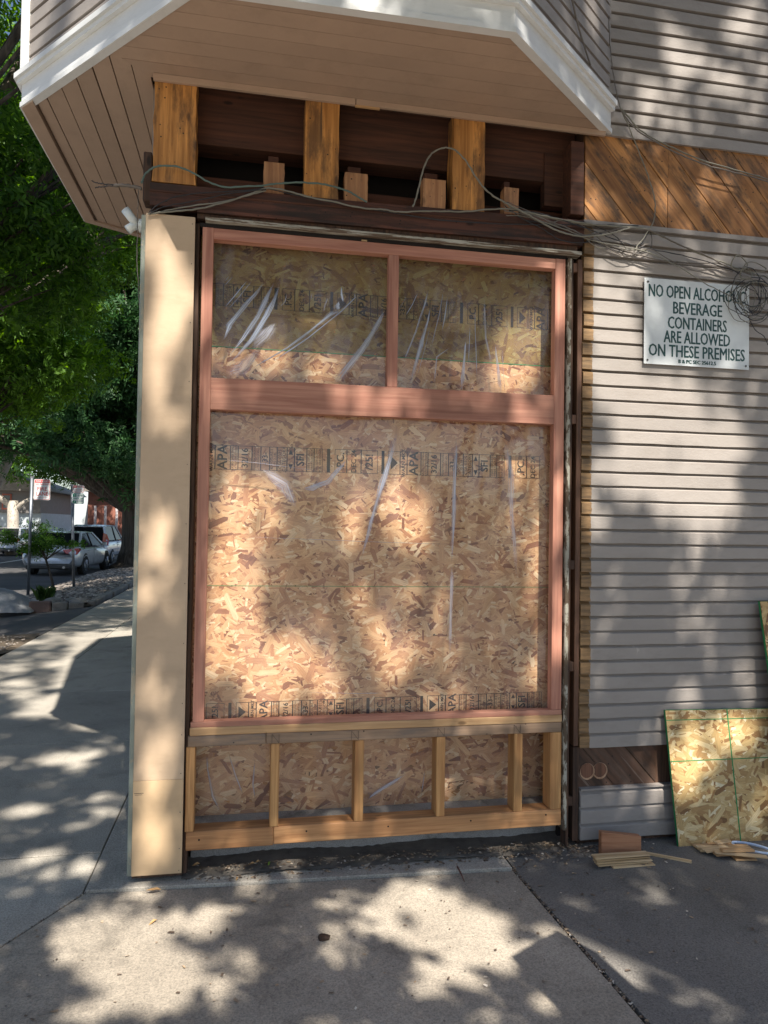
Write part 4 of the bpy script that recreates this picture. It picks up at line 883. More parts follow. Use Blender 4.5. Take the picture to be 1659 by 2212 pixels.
# debris in the long joint
mb = MB()
for i in range(900):
    u = rnd.random(); y = -.10-u*2.2; x = 1.165+(.052*min(1,(-y-.1)/1.0))+rnd.gauss(0,.005)+.02*max(0,(-y-1.1)); s = rnd.uniform(.002,.0055); a = rnd.uniform(0,6.3)
    mb.add([(x+s*cos(a+k*pi/2)*(1 if k%2 else 1.8), y+s*sin(a+k*pi/2), rnd.uniform(-.004,.004)) for k in range(4)], [(0,1,2,3)])
    if i%3 == 0:
        u = rnd.random(); x = J[0]-1.55*u*.9; y = J[1]-2.55*u*.9; x += rnd.gauss(0,.004)
        mb.add([(x+s*cos(a+k*pi/2), y+s*sin(a+k*pi/2), rnd.uniform(-.006,.002)) for k in range(4)], [(0,1,2,3)])
o = link('joint_debris', mb.mesh('joint_debris', cm)); o['kind'] = 'stuff'; o['label'] = 'brown grit and leaf crumbs packed into the pavement joints'; o['category'] = 'debris'

# ================================================================== CABLES
def smooth_pts(P, n=6):
    out = []
    for i in range(len(P)-1):
        p0, p1, p2, p3 = P[max(i-1,0)], P[i], P[i+1], P[min(i+2,len(P)-1)]
        for k in range(n):
            t = k/n; out.append(.5*((2*p1)+(p2-p0)*t+(2*p0-5*p1+4*p2-p3)*t*t+(3*p1-p0-3*p2+p3)*t**3))
    out.append(P[-1]); return out
def cable(label, pts, r, mat, y=-.03, ys=None, jit=.0015, grp='cables sagging across the opened wall'):
    P = [onY(p[0], p[1], (ys[i] if ys else y)) for i, p in enumerate(pts)]
    P = smooth_pts(P); P = [p+Vector((rnd.uniform(-jit,jit), rnd.uniform(-jit,jit), rnd.uniform(-jit,jit))) for p in P]
    o = P[0].copy()
    thing('cable', label, 'cable', o, group=grp, data=MB().tube([p-o for p in P], [r*.78*(1+.12*sin(i*1.7)) for i in range(len(P))], 6).mesh('cable', M[mat], smooth=True))
cable('frayed greenish cable arching over the left stud and the first blocks', [c1(*p) for p in ((612,790),(625,755),(660,725),(710,716),(770,722),(830,745),(900,785),(970,808),(1060,806),(1140,800),(1230,790),(1330,790),(1420,800),(1500,825),(1545,850),(1585,872))], .0055, 'rope_g', -.035)
cable('pale cracked cable rising from the corner and running along the lintel', [c1(*p) for p in ((640,925),(720,915),(850,903),(950,880),(1080,838),(1160,812),(1240,825),(1330,850),(1450,873),(1560,898))]+[c2(*p) for p in ((0,905),(60,915),(200,912),(330,914),(480,903),(560,905),(700,935),(850,962),(960,975),(1150,990))], .005, 'rope', -.03)
cable('stiff grey cable looping up over the third stud', [c2(*p) for p in ((125,892),(140,850),(155,790),(172,725),(200,670),(250,640),(300,645),(350,690),(400,770),(450,830),(520,875),(600,915),(680,960),(760,1000),(850,1020),(960,1012),(1060,985))], .0052, 'rope', -.045)
cable('thin black cable curving from the corner, upper one', [c1(*p) for p in ((645,915),(690,880),(760,850),(860,835),(1000,826),(1150,815))], .0028, 'cable_b', -.03)
cable('thin black cable curving from the corner, lower one', [c1(*p) for p in ((650,922),(690,900),(760,882),(880,860),(1000,835),(1150,818))], .0028, 'cable_b', -.034)
cable('grey wire nearly hidden in the bundle leaving the corner', [c1(*p) for p in ((655,925),(740,905),(860,885),(980,868),(1080,842),(1150,822))], .004, 'rope', -.028)
cable('dark straight cable running low across the lintel', [c2(*p) for p in ((-560,800),(-300,860),(0,912),(200,945),(450,965),(700,970),(900,970),(1100,975))], .003, 'cable_b', -.02)
cable('grey cable dropping below the water table towards the sign', [c2(*p) for p in ((560,900),(700,950),(800,988),(900,1032),(1000,1070))]+[c5(*p) for p in ((1100,470),(1250,503),(1420,520),(1500,540))], .0042, 'cable_t', -.03)
cable('long pale cable sloping down over the siding to the coil', [c5(*p) for p in ((520,260),(600,285),(700,302),(830,325),(1000,335),(1100,345),(1200,390),(1330,450),(1450,495),(1560,540),(1659,565),(1800,600))], .0045, 'rope', -.025)
cable('taupe cable just below the long pale one', [c5(*p) for p in ((540,270),(640,320),(760,370),(860,372),(1000,345),(1120,352),(1260,418),(1390,470),(1480,520),(1600,555))], .004, 'cable_t', -.03)
cable('thin drooping cable under the bundle beside the corner of the siding', [c5(*p) for p in ((530,290),(640,345),(720,395),(800,410),(850,405),(880,395),(1000,440),(1080,420),(1120,360))], .0028, 'cable_b', -.022)
cable('taupe cable from the bay corner across the orange sheathing, upper one', [c2(*p) for p in ((1020,462),(1060,510),(1120,572),(1250,640),(1400,700),(1550,742),(1659,775),(1850,850))], .0045, 'rope', -.03)
cable('taupe cable from the bay corner across the orange sheathing, lower one', [c2(*p) for p in ((1022,468),(1055,520),(1110,575),(1240,650),(1390,712),(1540,752),(1659,785),(1850,862))], .0042, 'cable_t', -.038)
cable('slack cable hanging from the bay corner in a long curve to the bundle', [c2(*p) for p in ((1020,465),(1055,540),(1095,640),(1130,730),(1160,820),(1172,890),(1165,955),(1145,990),(1120,1030),(1095,1060),(1080,1090))], .0035, 'rope', -.03)
cable('thin taupe wire running down the inner corner of the bay', [c2(*p) for p in ((968,-40),(972,100),(978,220),(988,300),(1005,400),(1020,465))], .003, 'cable_t', -.012)
cable('thin wire beside the sign sagging towards the bundle', [c5(*p) for p in ((840,400),(950,430),(1050,455),(1130,430),(1130,360))], .002, 'cable_b', -.02)
cable('grey wire crossing from the siding corner to the coil', [c5(*p) for p in ((870,390),(1000,440),(1140,480),(1300,500),(1450,505),(1540,560))], .0032, 'cable_t', -.02)
cable('broken cable stub with split black ends left of the corner', [c1(*p) for p in ((612,815),(575,806),(530,800),(490,800))], .009, 'cable_t', .02)
cable('split black wire end pointing left, upper one', [c1(*p) for p in ((490,798),(450,795),(420,790),(395,780))], .003, 'cable_b', .02)
cable('split black wire end pointing left, lower one', [c1(*p) for p in ((490,803),(450,806),(425,808),(412,812))], .003, 'cable_b', .02)
cable('thin wire hanging down the corner past the floodlight', [c1(*p) for p in ((598,820),(597,880),(594,940))]+[(297,505),(296,560),(300,640),(305,700)], .0022, 'cable_t', .03)
for i, lab in enumerate(('fine tangled wire in the bundle right of the lintel, highest','fine tangled wire in the middle of the bundle right of the lintel','fine tangled wire crossing under the bundle right of the lintel','dark loose wire curling out of the bundle above the siding','thin twisted wire lying along the top siding board','slack dark wire dipping between the bundle and the coil')):
    q = random.Random(90+i); pts = []
    for k in range(9):
        u = k/8; pts.append(c5(480+u*(1050 if i > 2 else 640)+q.uniform(-14,14), 262+u*(170+(40*i if i > 2 else 12*i))+q.uniform(-26,26)+22*sin(u*9+i)))
    cable(lab, pts, .0024+.0006*(i%2), ('cable_b','cable_t','rope')[i%3], -.02-.003*i)
# cables on the right face of the bay
Pb = [Vector((.957+.698*u-.012, -.56+.56*u-.018, z)) for u, z in ((.30,5.0),(.33,4.3),(.35,4.1),(.45,3.98),(.52,3.82),(.62,3.70),(.75,3.6))]
Pb = smooth_pts(Pb); o = Pb[0].copy(); thing('cable', 'taupe cable clipped down the slanting face of the bay', 'cable', o, data=MB().tube([p-o for p in Pb], .004, 6).mesh('cable', M['cable_t'], smooth=True))
# coil
cc = onY(*c5(1592,652), -.05)
coil = thing('cable_coil', 'coil of black and grey wire hanging over the right edge of the sign', 'cable coil', cc)
for i in range(15):
    ra, rb = rnd.uniform(.045,.115), rnd.uniform(.055,.115); a0 = rnd.uniform(-.5,.5); dx, dz = rnd.gauss(0,.022), rnd.gauss(0,.018); ph = rnd.uniform(0,6)
    P = [Vector((ra*cos(a)*cos(a0)-rb*sin(a)*sin(a0)+dx, .012*sin(a*2+ph)+rnd.uniform(-.0,.01), ra*cos(a)*sin(a0)+rb*sin(a)*cos(a0)+dz)) for a in [2*pi*k/30 for k in range(31)]]
    part('wire_loop', MB().tube(P, .0016 if i%3 else .0022, 5), M['cable_b' if i%5 in (0,1,2) else 'rope'], coil, smooth=True)
for (cx_, cy_, rx_, rz_) in ((1530,500,.042,.036),(1600,520,.06,.025),(1560,545,.03,.03)):
    q = onY(*c5(cx_, cy_), -.05)-cc
    P = [q+Vector((rx_*cos(a), .01*sin(a*2), rz_*sin(a))) for a in [2*pi*k/30 for k in range(31)]]
    part('wire_loop', MB().tube(P, .0028, 5), M['rope'], coil, smooth=True)
P = smooth_pts([onY(*c5(*p), -.03)-cc for p in ((1570,740),(1600,800),(1640,830),(1659,870))]); part('wire_tail', MB().tube(P, .002, 5), M['cable_b'], coil, smooth=True)
# floodlight
fl = thing('floodlight', 'small white floodlight fixed to the corner near the top of the beige board', 'floodlight', (-.478,.06,2.775))
part('mount', MB().tube([(0,0,0),(-.018,0,.0)], .028, 16), M['plastic'], fl, smooth=False)
part('lamp_body', MB().tube([(-.014,-.01,.0),(-.045,-.01,-.012),(-.062,-.012,-.028)], [.015,.018,.02], 14), M['plastic'], fl, smooth=True)
part('lamp_head', MB().tube([(-.028,-.01,.0),(-.050,-.012,.028),(-.073,-.014,.058)], [.017,.018,.019], 14), M['plastic'], fl, smooth=True)

# ================================================================== FOLIAGE
def quads(name, C, A, Bv, mat, parent, kind=None):
    """rhombic leaves: centre C, half-length A, half-width B (n,3)"""
    n = len(C); P = np.empty((n,4,3)); P[:,0] = C-A; P[:,1] = C+Bv; P[:,2] = C+A; P[:,3] = C-Bv
    me = bpy.data.meshes.new(name); me.vertices.add(n*4); me.vertices.foreach_set('co', P.reshape(-1))
    me.loops.add(n*4); me.loops.foreach_set('vertex_index', np.arange(n*4)); me.polygons.add(n); me.polygons.foreach_set('loop_start', np.arange(n)*4)
    me.update(calc_edges=True); me.materials.append(mat)
    return link(name, me, parent, kind=kind)
def sprays(centers, r, size=.14, k=7, droop=.4):
    """pinnate sprays: k leaflets along a short rachis"""
    n = len(centers); d = r.normal(size=(n,3)); d[:,2] = d[:,2]*.4-droop; d /= np.linalg.norm(d, axis=1)[:,None]
    s = r.normal(size=(n,3)); s -= d*(s*d).sum(1)[:,None]; s /= np.linalg.norm(s, axis=1)[:,None]
    sz = size*r.uniform(.7,1.3,n)[:,None]; C, A, Bb = [], [], []
    nn = np.cross(d, s)
    for q in range(k):
        t = (q//2)/(k/2)*1.6-.8; sd = 1 if q%2 else -1
        if q == k-1: dirn = d; c = centers+d*sz*1.1
        else: dirn = d*.55+s*sd*.85; c = centers+d*sz*t+dirn*sz*.45
        C.append(c); A.append(dirn*sz*.5); w = np.cross(dirn, nn+.3*r.normal(size=(n,3))); w /= np.linalg.norm(w, axis=1)[:,None]; Bb.append(w*sz*.16)
    return np.concatenate(C), np.concatenate(A), np.concatenate(Bb)
def crown(parent, blobs, n, mat, seed, size=.14, k=7, clump=.35, origin=(0,0,0), name='crown', nclump=None):
    r = np.random.default_rng(seed); blobs = np.array(blobs, float); vol = blobs[:,3]*blobs[:,4]*blobs[:,5]; pr = vol**.8/np.sum(vol**.8)
    nc = nclump or n//40; bi = r.choice(len(blobs), nc, p=pr); u = r.normal(size=(nc,3)); u /= np.linalg.norm(u, axis=1)[:,None]; u *= (r.random(nc)**.45)[:,None]
    cc_ = blobs[bi,:3]+u*blobs[bi,3:6]; ci = r.integers(0, nc, n); P = cc_[ci]+r.normal(size=(n,3))*clump*np.array([1,1,.6])
    C, A, Bb = sprays(P, r, size, k); o = np.array(origin)
    return quads(name, C-o, A, Bb, mat, parent)
def tree(name, label, base, blobs, n, mat, seed, size=.14, tr=.25, bark='bark', limbs=True, lean=(0,0), cat='tree', h=None, clump=.35, k=7, group=None):
    t = thing(name, label, cat, base, group=group); b0 = Vector(base)
    bl = [(x-base[0], y-base[1], z-base[2], a, b_, c) for x, y, z, a, b_, c in blobs]
    top = Vector((sum(q[0] for q in bl)/len(bl)+lean[0], sum(q[1] for q in bl)/len(bl)+lean[1], h or max(q[2] for q in bl)))
    P = [Vector((0,0,-.3)), Vector((0,0,.25)), Vector((.02,0,1.2)), top*.35+Vector((.05,0,.6)), top*.7, top]
    P = smooth_pts(P, 4); m = len(P)
    mb = MB().tube(P, [tr*(1.5 if i < 1 else 1.25 if i < 3 else 1-.8*i/m) for i in range(m)], 14)
    for q in bl:
        st = P[int(m*.45)]; e = Vector(q[:3]); mid = (st+e)*.5+Vector((0,0,.25))
        mb.tube(smooth_pts([st, mid, e], 4), [tr*.42*(1-.09*i) for i in range(9)], 7)
        for j in range(5):
            e2 = e+Vector((rnd.uniform(-.7,.7)*q[3], rnd.uniform(-.7,.7)*q[4], rnd.uniform(-.6,.5)*q[5])); mb.tube(smooth_pts([mid, (mid+e2)*.5, e2], 3), [tr*.14*(1-.12*i) for i in range(7)], 5)
    part('trunk', mb, M[bark], t, smooth=True)
    crown(t, bl, n, mat, seed, size, k, clump)
    return t

# ---- unseen canopy behind the camera, leaves thinned to shape sun patches on the shopfront.  s = towards the sun
S3 = np.array([SUN.x, SUN.y, SUN.z])
def to_map(p): return (p.x-SUN.x*(-p.y)*-1*-1 if 0 else p.x+SUN.x*p.y, p.z+SUN.z*p.y)   # slide along the sun ray to y = 0
G_ = []   # openings cut in the canopy where sun patches should fall (x', z', rx, rz, strength)
def gap(px, py, rx, ry, s=1., surf='F'):
    if surf == 'F': a = onY(px, py, 0); b_ = onY(px+rx, py, 0); c = onY(px, py+ry, 0)
    elif surf == 'O': a = onY(px, py, .12); b_ = onY(px+rx, py, .12); c = onY(px, py+ry, .12)
    else: a = onZ(px, py, 0); b_ = onZ(px+rx, py, 0); c = onZ(px, py+ry, 0)
    A = to_map(a); G_.append((A[0], A[1], max(.02, abs(to_map(b_)[0]-A[0])), max(.02, abs(to_map(c)[1]-A[1])), s))
for g in [ # corner board and frame
  (370,640,55,110,.9),(345,800,40,160,.75),(390,950,40,120,.6),(350,1180,45,120,.8),(330,1480,45,60,.6),(330,1680,40,60,.7),(370,1600,30,50,.5),(330,1830,70,70,.9),(300,1960,60,60,.8),
  (450,640,20,80,.9),(445,850,30,60,.5),(560,850,40,25,.9),(740,855,55,35,1.),(850,870,60,30,.8),(1130,880,28,40,.9),(980,860,30,25,.6),(1050,600,60,22,.7),(1215,640,25,90,.9),(1212,900,20,160,.6),(700,560,60,20,.6)]: gap(*g)
for g in [ # strand board
  (505,1130,45,130,1.),(510,1280,60,110,1.),(510,1400,90,90,1.),(610,1440,100,70,1.),(750,1330,70,100,1.),(800,1440,90,90,1.),(470,1000,30,60,.6),(560,1520,80,40,.8),(900,1500,120,40,.7),(1150,1330,40,80,.7),(880,1120,60,90,.9),(760,1150,40,60,.8),(740,1480,60,40,1.),(560,780,90,40,.9),(700,800,80,40,.7),(500,800,60,60,.6),
  (1112,770,60,120,1.),(1140,740,30,90,1.),(1125,760,30,80,1.),(1120,1000,45,50,.8),(1160,1200,30,110,.7),(1050,1230,40,60,.6),(1170,1440,45,70,.9),(1060,1380,40,60,.7),(960,1450,50,50,.6),(650,1000,80,50,.5),(580,1080,60,60,.7),(1140,920,40,15,1.),(700,900,250,12,.8),
  (650,1690,45,22,.7),(850,1690,60,25,.8),(960,1640,40,30,.4)]: gap(*g, surf='O')
for g in [ # sill and plates
  (600,1560,90,14,.9),(980,1552,130,14,1.),(1120,1560,60,14,.8),(760,1790,60,20,.5),(1050,1790,50,20,.5),(480,1820,40,20,.5),(1190,1690,20,50,.5)]: gap(*g)
for g in [ # siding right
  (1330,820,90,110,1.),(1430,880,130,110,1.),(1540,960,100,90,1.),(1380,1020,130,80,1.),(1500,1080,130,60,1.),(1310,680,60,120,1.),(1360,560,60,40,.8),(1300,1130,50,60,.8),(1400,660,40,60,.6),(1450,720,60,90,.5),
  (1330,1310,30,30,.5),(1480,1340,50,30,.7),(1530,1400,50,40,.6),(1490,1500,35,50,.9),(1430,1560,40,30,.7),(1470,1690,60,90,.8),(1560,1600,60,60,.8),(1620,1750,40,60,.7),
  (1290,440,50,40,.9),(1360,440,40,50,.7),(1440,410,40,40,.8),(1550,390,50,50,.7),(1600,480,40,30,.7),(1500,330,50,30,.5),(1390,200,50,50,.8),(1480,120,60,60,1.),(1560,180,50,60,.9),(1600,60,50,50,.9),(1520,260,60,30,.7),(1620,260,40,40,.6),(1440,60,40,40,.8),(1190,540,40,14,.8),(1230,470,30,18,.6),(1350,700,50,50,.8),
  (430,30,40,30,.7),(300,80,60,40,.8),(180,130,40,30,.7),(1240,150,50,60,.8),(900,20,200,20,.4),(1000,20,50,22,.6)]: gap(*g)
for g in [ # ground
  (230,2050,120,100,1.),(300,2040,100,80,1.),(330,2120,150,80,1.),(430,1990,110,45,.9),(200,2180,90,40,.8),(900,1950,110,50,1.),(1010,1990,100,50,1.),(1080,2060,110,45,1.),(960,2100,90,40,.9),(1150,1930,60,30,.8),(1230,1960,60,30,.8),(1300,2060,60,45,.9),(1350,2110,40,40,.9),(1180,2080,60,50,1.),(1240,2030,60,40,.8),(1350,2080,50,50,1.),(1180,2170,60,40,.8),(1300,2110,50,40,.9),(850,2000,80,50,.8),(950,2030,110,60,.9),(700,1935,60,25,.5),(700,2010,60,30,.4),(560,2060,60,40,.6),
  (1010,1880,90,16,.9),(620,1870,40,12,.6),(60,2130,50,20,.6),(900,2040,70,50,.7),(600,2180,90,25,.5),
  (60,1750,70,22,.9),(150,1640,70,22,.9),(90,1850,50,20,.9),(160,1790,60,15,.7),(130,1520,90,30,1.),(230,1490,40,40,1.),(60,1500,50,15,.8),(200,1560,50,20,.8),(180,1880,40,25,.8),(50,1930,40,15,.5),(220,1720,40,12,.7)]: gap(*g, surf='G')
r = np.random.default_rng(42); n = 74000
mx = r.uniform(-1.6, 3.4, n); mz = r.uniform(-2.4, 5.2, n)
# clumps in the deep shade: cluster positions a little
mx += .10*np.sin(mx*9+mz*4); mz += .10*np.sin(mz*8-mx*5)
G = np.array(G_); L_ = np.zeros(n)
for gx, gz_, rx, rz, s in G: L_ = np.maximum(L_, s*np.exp(-(((mx-gx)/(rx*1.0))**2+((mz-gz_)/(rz*1.0))**2)**1.6*.7))
L_ = np.clip((L_-.12)*1.6, 0, 1); keep = r.random(n) > L_
t_ = 3.6+2.9*r.random(n)
C = np.stack([mx, np.zeros(n), mz], 1)+t_[:,None]*S3
keep &= (C[:,2] > 2.6); C = C[keep]; n = len(C)
A = r.normal(size=(n,3)); A /= np.linalg.norm(A, axis=1)[:,None]; Bv = np.cross(A, r.normal(size=(n,3))); Bv /= np.linalg.norm(Bv, axis=1)[:,None]
sz = r.uniform(.045,.085,n)[:,None]
ct = thing('unseen_shade_tree', 'unseen leafy street tree, crown shaped to dapple the shopfront with sun', 'tree', (4.6,-8.6,0))
quads('crown', C-np.array([4.6,-8.6,0]), A*sz, Bv*sz*.5, M['leafB'], ct)
mb = MB().tube(smooth_pts([Vector((0,0,-.3)),Vector((0,0,1.5)),Vector((-.2,.1,4)),Vector((-.8,.6,7)),Vector((-2,1.,9.5)),Vector((-3.2,1.4,12))], 4), [.34*(1-.04*i) for i in range(21)], 12)
part('trunk', mb, M['bark'], ct, smooth=True)
# unseen left-hand canopy, openings shaped to dapple the side pavement
r = np.random.default_rng(43); n = 30000
mx = r.uniform(-6.5,-1.1,n); mz = r.uniform(-2.,13,n); L_ = np.zeros(n)
for i in range(260):
    gx, gz_, rr = r.uniform(-6,-.9), r.uniform(-2,13), r.uniform(.08,.26); L_ = np.maximum(L_, np.exp(-(((mx-gx)/rr)**2+((mz-gz_)/rr/1.4)**2)))
for gx, gz_, rx, rz, s in G: L_ = np.maximum(L_, s*np.exp(-(((mx-gx)/(rx*1.0))**2+((mz-gz_)/(rz*1.0))**2)**1.6*.7))
t_ = 5.0+3.*r.random(n)+np.maximum(0, mz-6)*.25; C = np.stack([mx, np.zeros(n), mz], 1)+t_[:,None]*S3; keep = (r.random(n) > L_*1.1); C = C[keep]; n = len(C)
A = r.normal(size=(n,3)); A /= np.linalg.norm(A, axis=1)[:,None]; Bv = np.cross(A, r.normal(size=(n,3))); Bv /= np.linalg.norm(Bv, axis=1)[:,None]; sz = r.uniform(.06,.11,n)[:,None]
ct = thing('unseen_shade_tree', 'second unseen street tree, crown shaped to dapple the left pavement', 'tree', (-6.2,-7.2,-.3))
quads('crown', C-np.array([-6.2,-7.2,-.3]), A*sz, Bv*sz*.5, M['leafB'], ct)
part('trunk', MB().tube(smooth_pts([Vector((0,0,-.2)),Vector((0,0,2)),Vector((.3,.1,5)),Vector((1.2,0,8.5)),Vector((2.,0,13))], 4), [.3*(1-.045*i) for i in range(17)], 12), M['bark'], ct, smooth=True)
# made-up box on a post, out of view, added to shadow the slab
pb = thing('shadow_box', 'unseen grey box on a post, added to cast a shadow on the slab', 'utility box', (1.29,-1.98,-.04), (0,0,.5))
part('post', MB().tube([(0,0,0),(0,0,1.35)], .03, 10), M['metal'], pb); part('cabinet', MB().box(-.13,.13,-.09,.09,1.35,1.80), M['metal'], pb, bev=.006)

# ---- background trees
tree('dark_tree', 'massive dark leaved tree with thick ribbed trunk beside the parked cars', (-4.45,26.2,-.1), [(-5.2,25,8,4.2,3.6,3.6),(-7,24,6.2,3,3,2.2),(-4,23,10,4,3.5,4),(-7.5,26,11,4,4,4),(-3.6,24,14,4.5,4,4),(-4.6,23.6,4.1,1.8,1.6,1.3),(-5.9,22.5,4.2,1.3,1.3,.8),(-7.4,23,4.7,1.6,1.4,1.2),(-9.4,25,5.0,1.8,1.6,1.5),(-11.5,27,5.6,2,2,1.6),(-3.3,25,5,2,2,3)], 34000, M['leafC'], 3, .20, .80, clump=.40, lean=(1.1,1.5))
tree('leafy_tree', 'mid green ash tree whose crown hangs over the road on the left', (-7.6,15.,-.3), [(-6.6,14,7.2,2.4,2.6,2.4),(-5.2,15,5.4,1.7,1.8,1.3),(-4.6,14,8,2.2,2,2.4),(-7,13,10,2.5,2.5,2.5),(-4.5,15,10.5,2.5,2.4,2.6),(-6.4,16,5.0,1.8,1.6,1.2)], 20000, M['leafA'], 4, .15, .30, clump=.34)
tree('leafy_tree', 'nearest ash tree with long leaf sprays at the upper left', (-6.3,6.4,-.02), [(-4.6,8,6.6,1.5,1.6,1.6),(-3.9,7.4,8.4,1.4,1.4,1.4),(-5.0,7.4,5.2,1.0,1.2,.9),(-3.3,9,5.6,.8,1,.9),(-2.8,9.2,7.5,.9,1.2,1.2),(-1.2,2.6,9.6,1.3,2.2,1.2),(-1.6,6,9.6,1.5,2.4,1.4),(-2.8,4,9.2,1.4,2.4,1.2),(-1.0,9.5,9.8,1.6,2.2,1.3),(-2.4,10.5,10,1.6,2.2,1.3),(-1.2,13.5,10,1.8,2.4,1.4),(-1.4,17.5,11,2,2.4,1.5)], 19000, M['leafB'], 5, .13, .22, clump=.26)
tree('bushy_tree', 'lighter green bushy tree showing through beyond the dark trunk', (-5.2,40,-.2), [(-6,40,6,4,3,3.5),(-3,41,9,5,3,5),(-8,42,11,5,3,4),(-9,40,6.5,3,3,2),(-11,41,5.2,2.4,2,1.5),(-14.5,42,5.6,2.4,2,1.4)], 12000, M['leafB'], 6, .26, .3, clump=.5)
tree('bushy_tree', 'far green tree over the low house roof', (-17,47,-.2), [(-16.5,44,8.5,4.5,3,3),(-20,46,10,5,3,4),(-12.5,46,8,4,3,3.4),(-11,48,13,5,4,5)], 12000, M['leafB'], 7, .30, .3, clump=.6)
# pale plane trees on the far side
pt = thing('plane_tree', 'pale barked forked tree in front of the grey house', 'tree', (-12.6,38,-.3))
part('trunk', MB().tube([(0,0,-.2),(.05,0,1.4),(.0,0,2.9)], [.34,.30,.26], 12), M['bark2'], pt, smooth=True)
part('limb', MB().tube([(.02,0,2.3),(.5,0,2.8),(1.4,0,3.3)], [.16,.12,.08], 8), M['bark2'], pt, smooth=True); part('limb', MB().tube([(0,0,2.6),(-1.0,0,3.3),(-2.2,0,3.9)], [.2,.13,.09], 8), M['bark2'], pt, smooth=True)
crown(pt, [(0,0,6.5,2.5,2,2),(-2,0,6,1.5,1.5,1.5)], 2500, M['leafB'], 8, .25, 7, .5)
pt = thing('plane_tree', 'leaning pale trunk at the left edge of the view', 'tree', (-11.8,30,-.3))
part('trunk', MB().tube([(-.3,0,-.2),(.1,0,1.5),(.75,0,3.0),(1.6,0,4.8)], [.32,.27,.25,.2], 12), M['bark2'], pt, smooth=True)
crown(pt, [(1.5,0,6.5,1.8,1.8,1.6)], 1800, M['leafB'], 9, .2, 7, .4)
# young shrub
sh = thing('young_maple', 'young leafy shrub tree with thin stem in the planting bed', 'shrub', (-4.40,14.0,-.10))
mb = MB().tube(smooth_pts([Vector((.08,0,0)),Vector((.0,0,.35)),Vector((-.12,0,.75)),Vector((-.2,0,1.0))], 4), [.035-.0015*i for i in range(13)], 8)
for e in ((-.9,.1,1.2),(-.5,-.1,1.45),(.2,.1,1.4),(.45,0,1.15),(-.2,.2,1.5)): mb.tube(smooth_pts([Vector((-.12,0,.75)), Vector((e[0]*.5,e[1]*.5,1.)), Vector(e)], 3), [.016,.014,.012,.01,.009,.008,.006], 5)
part('stem', mb, M['bark'], sh, smooth=True)
crown(sh, [(-.75,0,1.20,.40,.3,.20),(-.1,0,1.22,.40,.3,.28),(.42,.1,1.13,.26,.25,.13),(-.35,0,.98,.30,.25,.16),(-.30,0,1.50,.22,.2,.12)], 900, M['leafB'], 10, .07, 5, .07, nclump=70)
gt = thing('grass_tuft', 'tuft of long dark grass blades at the foot of the young shrub', 'grass', (-3.85,11.5,-.05))
mb = MB()
for i in range(160):
    a = rnd.uniform(0,6.3); L = rnd.uniform(.18,.42); x, y = rnd.gauss(0,.06), rnd.gauss(0,.05); o_ = rnd.uniform(.1,.5)*L*1.3; wv = .005
    P = [(x,y,0),(x+cos(a)*o_*.35,y+sin(a)*o_*.35,L*.6),(x+cos(a)*o_,y+sin(a)*o_,L*.85)]
    sx, sy = -sin(a)*wv, cos(a)*wv
    mb.add([(P[0][0]-sx,P[0][1]-sy,0),(P[0][0]+sx,P[0][1]+sy,0),(P[1][0]+sx,P[1][1]+sy,P[1][2]),(P[2][0],P[2][1],P[2][2]),(P[1][0]-sx,P[1][1]-sy,P[1][2])], [(0,1,2,3,4)])
part('grass_blades', mb, M['grass'], gt)

# ================================================================== STREET SIGNS
def post(x, y, z0, z1, label, leanx, plates):
    t = thing('sign_post', label, 'sign post', (x,y,z0), group='parking sign posts in the planting bed')
    part('pole', MB().tube([(0,0,0),(leanx,0,z1-z0)], .032, 12), M['metal'], t, smooth=True)
    part('cap', MB().tube([(leanx,0,z1-z0),(leanx,0,z1-z0+.03)], .036, 12), M['signback'], t)
    for (px0, px1, pz0, pz1, border, items) in plates:
        bx = [(px0,pz0+.02),(px0+.02,pz0),(px1-.02,pz0),(px1,pz0+.02),(px1,pz1-.02),(px1-.02,pz1),(px0+.02,pz1),(px0,pz1-.02)]
        pl = part('sign_plate', MB().prism_y(bx, -.052, -.048), M['signw'], t)
        fr = MB(); q = .008
        for (a0,a1,b0,b1) in ((px0+.02,px1-.02,pz1-q*2,pz1-q),(px0+.02,px1-.02,pz0+q,pz0+q*2),(px0+q,px0+q*2,pz0+.02,pz1-.02),(px1-q*2,px1-q,pz0+.02,pz1-.02)): fr.box(a0,a1,-.0535,-.0525,b0,b1)
        part('sign_border', fr, M[border], pl)
        for it in items:
            mb = MB()
            if it[0] == 'R': mb.box(it[1],it[2],-.0545,-.0538,it[3],it[4]); part('colour_band', mb, M[it[5]], pl)
            else:
                tmp = MB(); wd = text_into(tmp, it[0], 0, 0, it[3], 0); text_into(mb, it[0], it[1], it[2], it[3], -.0552, it[4]/wd, bold=.012); part('lettering', mb, M[it[5]], pl)
    return t
post(-4.82,13.8,-.12,2.47,'grey pole carrying the white fire lane sign with red letters', .02,
  [(.08,.42,2.10,2.56,'red',[('R',.10,.40,2.48,2.545,'red'),('TOW AWAY',.25,2.512,.045,.27,'signw'),('NO PARKING',.25,2.447,.038,.27,'red'),('FIRE',.25,2.345,.082,.20,'red'),('LANE',.25,2.235,.082,.24,'red'),('VEHICLE CODE',.25,2.155,.012,.20,'red')])])
